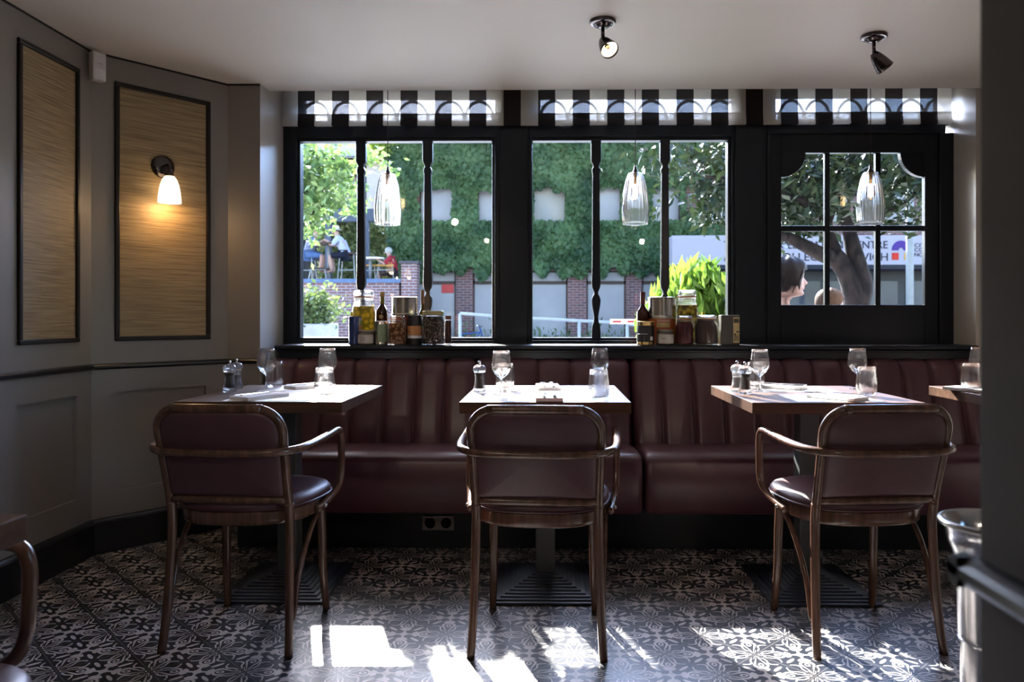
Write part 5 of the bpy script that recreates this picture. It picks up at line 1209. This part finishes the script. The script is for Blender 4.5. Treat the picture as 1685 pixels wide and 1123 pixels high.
# ---- people
skin = omat('skin', (0.62, 0.38, 0.30), 0.5, c2=(0.58, 0.34, 0.27), nscale=5)
def skinned(name, P, Eg, m, parent, sub=2):
    me = bpy.data.meshes.new(name); ks = list(P); idx = {k: i for i, k in enumerate(ks)}
    me.from_pydata([P[k][:3] for k in ks], [(idx[a], idx[b]) for a, b in Eg], []); o = bpy.data.objects.new(name, me); C.objects.link(o); o.parent = parent; me.materials.append(m)
    s = o.modifiers.new('skin', 'SKIN'); s.use_smooth_shade = True
    sv = me.skin_vertices[0].data
    for k in ks: r = P[k][3]; sv[idx[k]].radius = (r, r * (P[k][4] if len(P[k]) > 4 else 1.0))
    sv[0].use_root = True
    u = o.modifiers.new('sub', 'SUBSURF'); u.levels = sub; u.render_levels = sub
    return o
def seated(px, phat, Y, face, label, shirt, trousers, hat=None, hair=(0.1, 0.06, 0.04), bend=0.12, seatz=None, H=1.0):
    """figure seated sideways; face = +1 looks right, -1 looks left"""
    x = XY(px, Y); ztop = ZY(phat, Y) - TZ; sz = ztop - 0.86 * H; f = face
    th = thing('person', label, 'person', (x, Y, TZ))
    P = {'pel': (0, 0, sz + 0.10, 0.14 * H), 'wa': (0.03 * f, 0, sz + 0.28 * H, 0.125 * H), 'ch': (bend * f, 0, sz + 0.48 * H, 0.15 * H), 'ne': ((bend + .07) * f, 0, sz + 0.60 * H, 0.055 * H), 'hd': ((bend + .11) * f, 0, sz + 0.70 * H, 0.085 * H), 'ht': ((bend + .11) * f, 0, sz + 0.80 * H, 0.075 * H)}
    for s, t in ((-1, 'l'), (1, 'r')):
        P.update({'sh' + t: (bend * f, s * 0.17, sz + 0.53 * H, 0.06), 'el' + t: ((bend + .16) * f, s * 0.20, sz + 0.32 * H, 0.042), 'wr' + t: ((bend + .34) * f, s * 0.12, sz + 0.46 * H, 0.028), 'hn' + t: ((bend + .40) * f, s * 0.11, sz + 0.50 * H, 0.030),
                  'hp' + t: (0.02 * f, s * 0.09, sz + 0.07, 0.095), 'kn' + t: (0.42 * f, s * 0.11, sz + 0.05, 0.065), 'an' + t: (0.36 * f, s * 0.11, sz - 0.36, 0.042), 'to' + t: (0.50 * f, s * 0.11, sz - 0.41, 0.035)})
    Eg = [('pel', 'wa'), ('wa', 'ch'), ('ch', 'ne'), ('ne', 'hd'), ('hd', 'ht')]
    for t in 'lr': Eg += [('ch', 'sh' + t), ('sh' + t, 'el' + t), ('el' + t, 'wr' + t), ('wr' + t, 'hn' + t), ('pel', 'hp' + t), ('hp' + t, 'kn' + t), ('kn' + t, 'an' + t), ('an' + t, 'to' + t)]
    skinned('body', P, Eg, skin, th)
    g = lambda k, d: (P[k][0], P[k][1], P[k][2], P[k][3] + d)
    S = {k: g(k, 0.030) for k in ('wa', 'pel', 'ch', 'shl', 'ell', 'shr', 'elr')}; S['nk'] = (P['ne'][0] * 0.8 + P['ch'][0] * 0.2, 0, P['ne'][2] - 0.05, 0.07)
    skinned('shirt', S, [('pel', 'wa'), ('wa', 'ch'), ('ch', 'nk'), ('ch', 'shl'), ('shl', 'ell'), ('ch', 'shr'), ('shr', 'elr')], shirt, th)
    T = {'pel': g('pel', 0.012)}
    for t in 'lr': T['hp' + t] = g('hp' + t, 0.012); T['kn' + t] = g('kn' + t, 0.014)
    skinned('trousers', T, [('pel', 'hpl'), ('hpl', 'knl'), ('pel', 'hpr'), ('hpr', 'knr')], trousers, th)
    hx = (bend + .11) * f; b = MB()
    if hat is not None:
        b.lathe([(0.0, 0.14), (0.07, 0.13), (0.095, 0.09), (0.10, 0.03), (0.15, 0.005), (0.155, 0.0), (0.09, 0.0)], 20, (hx, 0, sz + 0.76 * H)); obj('hat', b, hat, th, smooth=True)
    hm = omat('hair', hair, 0.6, c2=tuple(v * 0.6 for v in hair)); b = MB(); b.ball((hx - 0.02 * f, 0, sz + 0.77 * H), 0.108, 0.092, 0.10 if hat is None else 0.06); obj('hair', b, hm, th, smooth=True)
    b = MB(); b.ball((hx + 0.095 * f, 0, sz + 0.70 * H), 0.022, 0.014, 0.022); obj('nose', b, skin, th, smooth=True)
    return th
nav = omat('navy_cloth', (0.012, 0.016, 0.035), 0.8)
seated(569, 372.5, 21.1, -1, 'person in white hat and pale blue shirt seated at the bar table', omat('pale_blue_shirt', (0.55, 0.60, 0.80), 0.8), nav, omat('white_hat', (0.80, 0.78, 0.74), 0.8), bend=0.17)
seated(507, 372.5, 21.2, 1, 'person in dark blue patterned shirt seated at the left edge of the window', omat('blue_patterned_shirt', (0.10, 0.14, 0.30), 0.8, c2=(0.3, 0.33, 0.45), nscale=12), omat('jeans', (0.10, 0.18, 0.38), 0.8), None, (0.42, 0.32, 0.16), bend=0.12)
seated(648, 408, 21.15, -1, 'person with white hair in a red jacket seated at the lower terrace table', omat('red_jacket', (0.42, 0.03, 0.05), 0.8), nav, None, (0.6, 0.58, 0.55), bend=0.05, H=0.86)

# head in profile, facing +x; z measured from chin 0 to crown H
def head(parent, cx, cy_, z0, H, m, hairm, long_hair=True, lips=True, tilt=0.0):
    # (z, front, back, halfwidth)
    pr = [(-0.30, -0.02, -0.30, 0.22), (-0.12, -0.02, -0.30, 0.215), (-0.03, 0.05, -0.30, 0.22), (0.0, 0.26, -0.29, 0.24), (0.03, 0.315, -0.30, 0.26), (0.08, 0.330, -0.34, 0.285), (0.13, 0.315, -0.38, 0.30), (0.20, 0.335, -0.42, 0.315), (0.26, 0.325, -0.45, 0.325), (0.32, 0.335, -0.47, 0.332), (0.40, 0.325, -0.49, 0.338), (0.47, 0.315, -0.50, 0.342), (0.54, 0.345, -0.505, 0.345), (0.62, 0.350, -0.50, 0.345), (0.72, 0.335, -0.48, 0.335), (0.82, 0.28, -0.43, 0.30), (0.91, 0.18, -0.34, 0.235), (0.97, 0.05, -0.22, 0.14), (1.0, -0.08, -0.08, 0.0)]
    def at_(z):
        for p, q in zip(pr[:-1], pr[1:]):
            if p[0] <= z <= q[0]:
                t = (z - p[0]) / (q[0] - p[0]); t2 = t
                return [p[i] + (q[i] - p[i]) * t2 for i in (1, 2, 3)]
        return [pr[-1][1], pr[-1][2], pr[-1][3]]
    ct, st = math.cos(tilt), math.sin(tilt)
    def place(x, y, z): x, z = x * ct + z * st, -x * st + z * ct; return Vector((cx + x * H, cy_ + y * H, z0 + z * H))
    def G(x, s): return math.exp(-(x / s) ** 2)
    def fn(u, v):
        z = -0.30 + 1.30 * v; fr, bk, hw = at_(z); a = 2 * PI * u; c = (fr + bk) / 2; r = (fr - bk) / 2
        x = c + r * math.cos(a) * (1 if math.cos(a) < 0 else 1.0); y = hw * math.sin(a) * (1.0 - 0.12 * max(0, math.cos(a)))
        aa = a if a < PI else a - 2 * PI
        nose = 0.125 * G(aa, 0.20) * (max(0, 1 - abs(z - 0.335) / 0.10) if z < 0.335 else max(0, 1 - (z - 0.335) / 0.20))
        lipsd = 0.030 * G(aa, 0.42) * (G(z - 0.235, 0.022) + 0.9 * G(z - 0.185, 0.022)) - 0.014 * G(aa, 0.4) * G(z - 0.21, 0.010)
        eye = -0.040 * G(abs(aa) - 0.50, 0.22) * G(z - 0.50, 0.055); brow = 0.012 * G(abs(aa) - 0.45, 0.35) * G(z - 0.565, 0.03); chin = 0.03 * G(aa, 0.4) * G(z - 0.06, 0.05)
        return place(x + (nose + lipsd + eye + brow + chin) * 1.0, y * (1 + 0.05 * G(z - 0.33, 0.1) * G(abs(aa) - 1.0, 0.4)), z)
    b = MB(); b.grid(fn, 72, 84, True); hd = obj('head', b, m, parent, smooth=True)
    for s in (-1, 1):
        b = MB(); b.ball(place(0.262, s * 0.150, 0.497), 0.044 * H, 0.040 * H, 0.034 * H, 14, 10); obj('eye', b, omat('eye_white', (0.75, 0.72, 0.70), 0.2), hd, smooth=True)
        b = MB(); b.ball(place(0.298, s * 0.158, 0.495), 0.014 * H, 0.018 * H, 0.02 * H, 10, 8); obj('iris', b, M['black'], hd, smooth=True)
        b = MB(); b.tube([place(0.285 - 0.02 * abs(k), s * (0.15 + 0.03 * k), 0.60 - 0.012 * k * k) for k in (-2, -1, 0, 1, 2)], 0.011 * H, 6); obj('eyebrow', b, hairm, hd, smooth=True)
        b = MB(); b.ball(place(-0.06, s * 0.335, 0.44), 0.055 * H, 0.022 * H, 0.095 * H, 14, 10); b.tube([place(-0.06 + 0.05 * math.cos(a), s * 0.352, 0.445 + 0.088 * math.sin(a)) for a in np.linspace(-1.9, 2.2, 12)], 0.013 * H, 6); obj('ear', b, m, hd, smooth=True)
        if lips: pass
    if lips:
        b = MB(); b.tube([place(0.365 - 0.12 * q * q, 0.13 * q, 0.222) for q in np.linspace(-1, 1, 9)], [0.004 * H + 0.012 * H * (1 - abs(q)) for q in np.linspace(-1, 1, 9)], 8); b.tube([place(0.358 - 0.12 * q * q, 0.12 * q, 0.192) for q in np.linspace(-1, 1, 9)], [0.004 * H + 0.013 * H * (1 - abs(q)) for q in np.linspace(-1, 1, 9)], 8)
        obj('lips', b, omat('lip_colour', (0.50, 0.17, 0.16), 0.4), hd, smooth=True)
    # hair cap
    def hf(u, v):
        a = 2 * PI * u; aa = a if a < PI else a - 2 * PI
        low = (0.66 if long_hair else 0.72) if abs(aa) < 0.75 else ((0.66 - (abs(aa) - 0.75) * (1.25 if long_hair else 0.55)) if abs(aa) < 1.25 else ((0.10 if abs(aa) > 1.9 else 0.25) if long_hair else (0.22 if abs(aa) > 1.9 else 0.45)))
        z = low + (1.0 - low) * v; fr, bk, hw = at_(min(z, 1.0)); c = (fr + bk) / 2; r = (fr - bk) / 2; e = 1.09 + (0.05 if long_hair else 0) * math.sin(9 * aa + 5 * v) * 0.35
        lift = 0.035 + (0.045 if long_hair else 0.01) * math.sin(v * PI)
        return place(c + (r * e + lift) * math.cos(a), (hw * e + lift) * math.sin(a), z + 0.05 * v + 0.02 * math.sin(7 * aa) * v)
    b = MB(); b.grid(hf, 64, 24, True); h_ = obj('hair', b, hairm, parent, smooth=True)
    if long_hair:
        b = MB()
        for k in range(26):
            s = -1 if k % 2 else 1; t = (k // 2) / 12
            x0_ = 0.20 - 0.60 * t; b.tube(smooth_pts([place(x0_, s * 0.30, 0.82), place(x0_ - 0.03 + 0.02 * math.sin(k), s * 0.385, 0.60), place(x0_ - 0.10 - 0.05 * t, s * (0.39 + 0.01 * math.sin(k * 3)), 0.36), place(x0_ - 0.20, s * 0.33, 0.16 - 0.10 * math.cos(k * 2))], 4), [0.030 * H * (1 - 0.05 * i) for i in range(13)], 6)
        for k in range(9):
            a = -0.5 + k * 0.12; b.tube(smooth_pts([place(-0.42 + 0.02 * k, -0.16 + 0.04 * k, 0.72), place(-0.56, -0.16 + 0.04 * k, 0.46), place(-0.52, -0.14 + 0.035 * k, 0.18), place(-0.44, -0.12 + 0.03 * k, -0.02)], 4), [0.032 * H * (1 - 0.045 * i) for i in range(13)], 6)
        obj('hair_strands', b, hairm, h_, smooth=True)
    return hd, place
# woman passing
Yw = 4.95; hz0 = ZY(487.5, Yw, 1310); HH = (ZY(424, Yw, 1310) - hz0)
wmn = thing('person', 'person with dark brown hair and pale top walking past the six pane window', 'person', (XY(1303, Yw), Yw, GZ))
wh = omat('dark_brown_hair', (0.022, 0.012, 0.012), 0.6, c2=(0.008, 0.004, 0.004), nscale=30, stretch=(6, 6, 1))
wxx = XY(1327, Yw) - XY(1303, Yw) - 0.42 * HH
hd_, plc = head(wmn, wxx, 0, hz0 - GZ, HH, skin, wh, True)
zc = hz0 - GZ
P = {'ch': (wxx - 0.06, 0, zc - 0.26, 0.13, 1.15), 'ne': (wxx - 0.04, 0, zc - 0.04, 0.052), 'wa': (wxx - 0.05, 0, zc - 0.50, 0.115, 1.1), 'pel': (wxx - 0.05, 0, zc - 0.70, 0.14, 1.1)}
Eg = [('pel', 'wa'), ('wa', 'ch'), ('ch', 'ne')]
for s, t in ((-1, 'l'), (1, 'r')):
    st = 0.14 * s
    P.update({'sh' + t: (wxx - 0.06, s * 0.165, zc - 0.15, 0.055), 'el' + t: (wxx - 0.08 + st * 0.6, s * 0.22, zc - 0.42, 0.040), 'wr' + t: (wxx + st, s * 0.20, zc - 0.64, 0.027), 'ha' + t: (wxx + 0.02 + st, s * 0.19, zc - 0.72, 0.028), 'hp' + t: (wxx - 0.05, s * 0.09, zc - 0.80, 0.095), 'kn' + t: (wxx + 0.02 - st, s * 0.09, (zc - 0.80) * 0.5 + 0.06, 0.058), 'an' + t: (wxx - 0.06 - st * 1.8, s * 0.09, 0.09, 0.038), 'to' + t: (wxx + 0.08 - st * 1.8, s * 0.09, 0.035, 0.033)})
    Eg += [('ch', 'sh' + t), ('sh' + t, 'el' + t), ('el' + t, 'wr' + t), ('wr' + t, 'ha' + t), ('pel', 'hp' + t), ('hp' + t, 'kn' + t), ('kn' + t, 'an' + t), ('an' + t, 'to' + t)]
skinned('body', P, Eg, skin, wmn)
g2 = lambda k, d: (P[k][0], P[k][1], P[k][2], P[k][3] + d)
S = {k: g2(k, 0.016) for k in ('wa', 'pel', 'ch', 'shl', 'ell', 'shr', 'elr')}; S['nk'] = (wxx - 0.06, 0, zc - 0.11, 0.075)
skinned('top', S, [('pel', 'wa'), ('wa', 'ch'), ('ch', 'nk'), ('ch', 'shl'), ('shl', 'ell'), ('ch', 'shr'), ('shr', 'elr')], omat('pale_top', (0.72, 0.68, 0.74), 0.8), wmn)
T = {'pel': g2('pel', 0.014)}
for t in 'lr': T['hp' + t] = g2('hp' + t, 0.012); T['kn' + t] = g2('kn' + t, 0.014); T['an' + t] = g2('an' + t, 0.016)
skinned('trousers', T, [('pel', 'hpl'), ('hpl', 'knl'), ('knl', 'anl'), ('pel', 'hpr'), ('hpr', 'knr'), ('knr', 'anr')], nav, wmn)
# child
Yc = 5.15; ztop = ZY(473.5, Yc, 1370); Hc = 0.195; cz0 = ztop - Hc * 1.06
kid = thing('person', 'child with short light brown hair, only the top of the head above the window rail', 'person', (XY(1367, Yc), Yc, GZ))
kh = omat('light_brown_hair', (0.16, 0.095, 0.06), 0.8, c2=(0.09, 0.05, 0.033), nscale=25, stretch=(5, 5, 1)); head(kid, 0.01, 0, cz0 - GZ, Hc, skin, kh, False)
zc = cz0 - GZ
P = {'ch': (-0.02, 0, zc - 0.18, 0.095), 'ne': (-0.01, 0, zc - 0.03, 0.042), 'pel': (-0.02, 0, zc - 0.46, 0.10)}; Eg = [('pel', 'ch'), ('ch', 'ne')]
for s, t in ((-1, 'l'), (1, 'r')):
    P.update({'sh' + t: (-0.02, s * 0.12, zc - 0.12, 0.042), 'el' + t: (-0.04, s * 0.16, zc - 0.30, 0.032), 'wr' + t: (0.03, s * 0.15, zc - 0.44, 0.024), 'hp' + t: (-0.02, s * 0.07, zc - 0.52, 0.07), 'kn' + t: (0.03 * s, s * 0.07, zc * 0.5 - 0.24, 0.048), 'an' + t: (0.08 * s, s * 0.07, 0.07, 0.032), 'to' + t: (0.08 * s + 0.1, s * 0.07, 0.03, 0.028)})
    Eg += [('ch', 'sh' + t), ('sh' + t, 'el' + t), ('el' + t, 'wr' + t), ('pel', 'hp' + t), ('hp' + t, 'kn' + t), ('kn' + t, 'an' + t), ('an' + t, 'to' + t)]
skinned('body', P, Eg, skin, kid)
S = {k: g2(k, 0.014) for k in ('pel', 'ch', 'shl', 'ell', 'shr', 'elr')}
skinned('shirt', S, [('pel', 'ch'), ('ch', 'shl'), ('shl', 'ell'), ('ch', 'shr'), ('shr', 'elr')], nav, kid)

# ---- trees and plants
bark = omat('grey_brown_bark', (0.032, 0.022, 0.020), 0.9, c2=(0.008, 0.006, 0.006), nscale=9, stretch=(1.5, 1.5, 0.8), bump=1.0, contrast=(0.4, 0.6))
Yt = 8.0
tr = thing('tree', 'dark leaved tree with forking trunk seen through the six pane window', 'tree', (XY(1408, Yt), Yt, GZ))
def tp(px, py, dy=0.0): p = atY(px, py, Yt + dy); return p - Vector(tr.location)
def rr(a, b_, n): return [a + (b_ - a) * i / (n - 1) for i in range(n)]
def limb(name, pts, r0, r1):
    P = smooth_pts(pts, 6); b = MB(); b.tube(P, rr(r0, r1, len(P)), 12); return obj(name, b, bark, tr, smooth=True)
limb('trunk', [Vector((0.02, 0, 0)), tp(1412, 560), tp(1408, 505), tp(1402, 470), tp(1388, 440), tp(1372, 418)], 0.155, 0.085)
limb('branch', [tp(1392, 450), tp(1374, 428), tp(1350, 418, -0.1), tp(1325, 405, -0.2), tp(1300, 392, -0.2), tp(1280, 388, -0.3), tp(1240, 372, -0.3)], 0.095, 0.035)
limb('branch', [tp(1378, 430), tp(1371, 405), tp(1362, 380), tp(1352, 350), tp(1345, 310), tp(1360, 260)], 0.075, 0.025)
limb('branch', [tp(1412, 500), tp(1418, 470), tp(1412, 440), tp(1404, 410), tp(1398, 385), tp(1385, 345), tp(1376, 300), tp(1385, 240)], 0.12, 0.035)
limb('branch', [tp(1398, 385), tp(1425, 365), tp(1455, 352), tp(1485, 335), tp(1520, 306), tp(1560, 280)], 0.045, 0.016)
limb('branch', [tp(1352, 350), tp(1320, 330, -0.4), tp(1290, 322, -0.4), tp(1230, 300, -0.5), tp(1160, 290, -0.5)], 0.04, 0.014)
limb('branch', [tp(1360, 375), tp(1375, 330), tp(1382, 290), tp(1400, 250), tp(1420, 210)], 0.04, 0.016)
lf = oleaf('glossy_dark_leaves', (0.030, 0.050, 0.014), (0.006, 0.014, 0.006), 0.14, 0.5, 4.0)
cl = []; rng = np.random.RandomState(11)
def cluster(px, py, n, sx, sz, sy=0.35):
    p = atY(px, py, Yt - 0.1); cl.append(np.stack([rng.normal(p.x, sx, n), rng.normal(p.y, sy, n), rng.normal(p.z, sz, n)], 1))
for px, py, n, sx, sz in ((1300, 285, 480, .20, .16), (1310, 330, 380, .20, .14), (1345, 265, 420, .2, .14), (1345, 320, 320, .15, .12), (1400, 262, 420, .22, .13), (1400, 300, 200, .2, .1), (1455, 268, 420, .2, .14), (1490, 300, 220, .14, .12), (1510, 265, 260, .16, .14), (1460, 320, 130, .13, .1), (1435, 350, 110, .10, .06), (1480, 365, 70, .08, .05),
        (1300, 372, 160, .14, .07), (1330, 385, 90, .1, .05), (1190, 250, 260, .22, .12), (1150, 265, 150, .25, .12), (1180, 310, 170, .14, .10), (1165, 350, 120, .10, .09), (1100, 260, 90, .25, .10), (1190, 350, 90, .08, .10), (1085, 340, 22, .05, .04), (1240, 250, 400, .25, .2), (1240, 320, 300, .2, .15), (1560, 250, 400, .25, .25), (1560, 320, 250, .2, .2)): cluster(px, py, n, sx, sz)
cl = [q[q[:, 2] < 1.05 + (CY - 222) / F * q[:, 1]] for q in cl]
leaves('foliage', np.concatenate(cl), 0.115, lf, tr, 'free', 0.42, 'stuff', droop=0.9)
# bright tree at left
Yl = 11.0
tl_ = thing('tree', 'sunlit light green tree at the left edge of the left window', 'tree', (XY(430, Yl), Yl, GZ))
def tq(px, py, dy=0.0): return atY(px, py, Yl + dy) - Vector(tl_.location)
b = MB(); P = smooth_pts([Vector((0, 0, 0)), tq(432, 500), tq(440, 400), tq(455, 300), tq(480, 200)], 6); b.tube(P, rr(0.14, 0.05, len(P)), 10); obj('trunk', b, bark, tl_, smooth=True)
for pts_ in ([(440, 400), (480, 375), (515, 350), (545, 330)], [(446, 350), (490, 320), (540, 300), (585, 290)], [(455, 300), (500, 270), (550, 262), (610, 262)], [(470, 240), (510, 232), (540, 225)]):
    b = MB(); P = smooth_pts([tq(*q) for q in pts_], 6); b.tube(P, rr(0.045, 0.010, len(P)), 8); obj('branch', b, bark, tl_, smooth=True)
cl = []
def cl2(px, py, n, sx, sz, sy=0.4):
    p = atY(px, py, Yl); cl.append(np.stack([rng.normal(p.x, sx, n), rng.normal(p.y, sy, n), rng.normal(p.z, sz, n)], 1))
for a in ((505, 250, 120, .16, .12), (530, 262, 150, .16, .10), (565, 275, 120, .14, .07), (505, 285, 200, .14, .12), (535, 295, 220, .18, .12), (570, 300, 90, .12, .08), (505, 320, 200, .14, .12), (535, 330, 170, .16, .10), (560, 335, 110, .14, .07), (500, 352, 150, .12, .08), (525, 358, 60, .12, .05), (505, 380, 45, .1, .05), (620, 262, 60, .12, .05), (635, 272, 30, .06, .04), (605, 258, 30, .10, .06), (590, 330, 25, .08, .05), (470, 300, 400, .25, .35), (450, 230, 300, .3, .3), (497, 395, 22, .05, .04)): cl2(*a)
cl = [q[q[:, 2] < 1.05 + (CY - 218) / F * q[:, 1]] for q in cl]
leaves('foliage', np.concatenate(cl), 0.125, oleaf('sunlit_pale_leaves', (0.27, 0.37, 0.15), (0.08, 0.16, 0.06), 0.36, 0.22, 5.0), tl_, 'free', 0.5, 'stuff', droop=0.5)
# laurel in planter just outside middle window
Yb = 5.75
pb = thing('planter_shrub', 'bright green long leaved shrub in a planter outside the middle window', 'shrub', (XY(1150, Yb), Yb, GZ))
b = MB(); b.box(-0.48, 0.60, -0.22, 0.22, 0, 0.62); obj('planter', b, omat('grey_planter', (0.28, 0.28, 0.30), 0.7), pb, bevel=0.01)
zt_ = ZY(440, Yb) - GZ; cs = []
for k in range(4200):
    x = rng.uniform(-0.44, 0.60); top = 0.62 + (zt_ - 0.62) * (1 - (abs(x + 0.02) / 0.62) ** 2.2) * rng.uniform(0.92, 1.08); top = max(top, 0.78 if x < 0 else 0.98)
    cs.append((x + pb.location.x, rng.normal(0, 0.14) + Yb, rng.uniform(0.60, top) + GZ))
leaves('foliage', cs, 0.150, oleaf('lime_laurel_leaves', (0.30, 0.44, 0.075), (0.07, 0.16, 0.03), 0.38, 0.2, 5.0), pb, 'up', 0.30, 'stuff')
# planter with shrub at left
Yp = 12.0
pp = thing('planter_shrub', 'white planter with loose flowering shrub at lower left outside', 'shrub', (XY(508, Yp), Yp, GZ))
a, b_ = XY(492, Yp) - 0.3 - pp.location.x, XY(549, Yp) - pp.location.x; zt_ = ZY(533, Yp) - GZ
b = MB(); b.box(a, b_, -0.3, 0.3, 0, zt_); obj('planter', b, omat('white_planter', (0.62, 0.64, 0.68), 0.7), pp, bevel=0.02)
n = 1500; leaves('foliage', np.stack([rng.normal(XY(517, Yp), 0.20, n), rng.normal(Yp, 0.15, n), rng.normal(ZY(508, Yp), 0.15, n)], 1), 0.085, oleaf('dusty_green_leaves', (0.22, 0.28, 0.12), (0.06, 0.11, 0.05), 0.3), pp, 'free', 0.6, 'stuff')
# low planting along the college wall
n = 5000; o = leaves('border_plants', np.stack([rng.uniform(XY(697, 20.8), XY(1200, 20.8), n), rng.uniform(20.55, 21.4, n), GZ + np.abs(rng.normal(0.0, 0.35, n))], 1), 0.14, oleaf('border_leaves', (0.20, 0.28, 0.15), (0.05, 0.10, 0.05), 0.3), None, 'up', 0.4, 'stuff'); tag(o, 'low dark border plants at the foot of the brick building', 'plants')
# handrail ramps
galv = omat('galvanised_rail', (0.60, 0.62, 0.66), 0.5)
def rail(p0, p1, posts, Y, label):
    a, b_ = atY(p0[0], p0[1], Y), atY(p1[0], p1[1], Y); th = thing('handrail', label, 'handrail', ((a.x + b_.x) / 2, Y, GZ)); L = Vector(th.location)
    q = MB(); q.tube([a - L, b_ - L], 0.035, 8); obj('top_rail', q, galv, th, smooth=True)
    for px in posts:
        t = (px - p0[0]) / (p1[0] - p0[0]); x = XY(px, Y); z = a.z + (b_.z - a.z) * t; q = MB(); q.tube([Vector((x, Y, GZ)) - L, Vector((x, Y, z)) - L], 0.035, 8); obj('post', q, galv, th, smooth=True)
rail((757, 516), (842, 523), (757, 840), 17.0, 'pale handrail outside the left window'); rail((868, 524), (1010, 531), (870, 953), 17.0, 'pale handrail outside the middle window'); rail((1030, 534), (1062, 536), (1032, 1060), 16.8, 'short pale handrail beside the barrier')
# barrier
Yq = 14.0; a, b_ = atY(1004, 529, Yq), atY(1062, 534, Yq); br = thing('road_barrier', 'white barrier arm with red stripes', 'barrier', (b_.x, Yq, GZ)); L = Vector(br.location)
q = MB(); q.box(a.x - L.x, b_.x - L.x + 0.6, -0.03, 0.03, a.z - L.z - 0.05, a.z - L.z + 0.04); obj('arm', q, M['plastic'], br)
for (p0, p1) in ((1008, 1022), (1032, 1046)): q = MB(); q.box(XY(p0, Yq) - L.x, XY(p1, Yq) - L.x, -0.034, 0.034, a.z - L.z - 0.022, a.z - L.z + 0.012); obj('red_stripe', q, rd, br)
q = MB(); q.box(0.5, 0.8, -0.15, 0.15, 0, a.z - L.z + 0.12); obj('barrier_post', q, M['plastic'], br, bevel=0.02)
# pale post outside right panes
q = MB(); x = XY(1497, 16); q.tube([Vector((x, 16, GZ)), Vector((x, 16, 4.2))], 0.075, 12); o = obj('lamp_post', q, omat('pale_grey_post', (0.36, 0.38, 0.38), 0.5), smooth=True); tag(o, 'pale grey street post crossing the arch emblem of the sign', 'post')
# parked bicycle by the handrail
bk_ = thing('bicycle', 'bicycle leaning against the brick building', 'bicycle', (XY(768, 20.2), 20.2, GZ)); bm = omat('bicycle_blue', (0.05, 0.12, 0.35), 0.3)
for sx in (-0.5, 0.5): q = MB(); q.tube([Vector((sx + 0.33 * math.cos(a_), 0, 0.34 + 0.33 * math.sin(a_))) for a_ in np.linspace(0, 2 * PI, 24, endpoint=False)], 0.018, 6, closed=True); obj('wheel', q, M['rubber'], bk_)
q = MB()
for p0, p1 in (((-0.5, 0.34), (-0.15, 0.75)), ((-0.5, 0.34), (0.0, 0.30)), ((0.0, 0.30), (-0.18, 0.85)), ((0.0, 0.30), (0.35, 0.80)), ((-0.16, 0.75), (0.36, 0.80)), ((0.34, 0.95), (0.5, 0.34))): q.tube([(p0[0], 0, p0[1]), (p1[0], 0, p1[1])], 0.02, 6)
obj('bicycle_frame', q, bm, bk_); q = MB(); q.box(-0.30, -0.06, -0.06, 0.06, 0.85, 0.89); obj('saddle', q, M['black'], bk_); q = MB(); q.tube([(0.30, -0.25, 0.98), (0.36, 0, 0.96), (0.30, 0.25, 0.98)], 0.015, 6); obj('handlebar', q, M['chrome'], bk_)
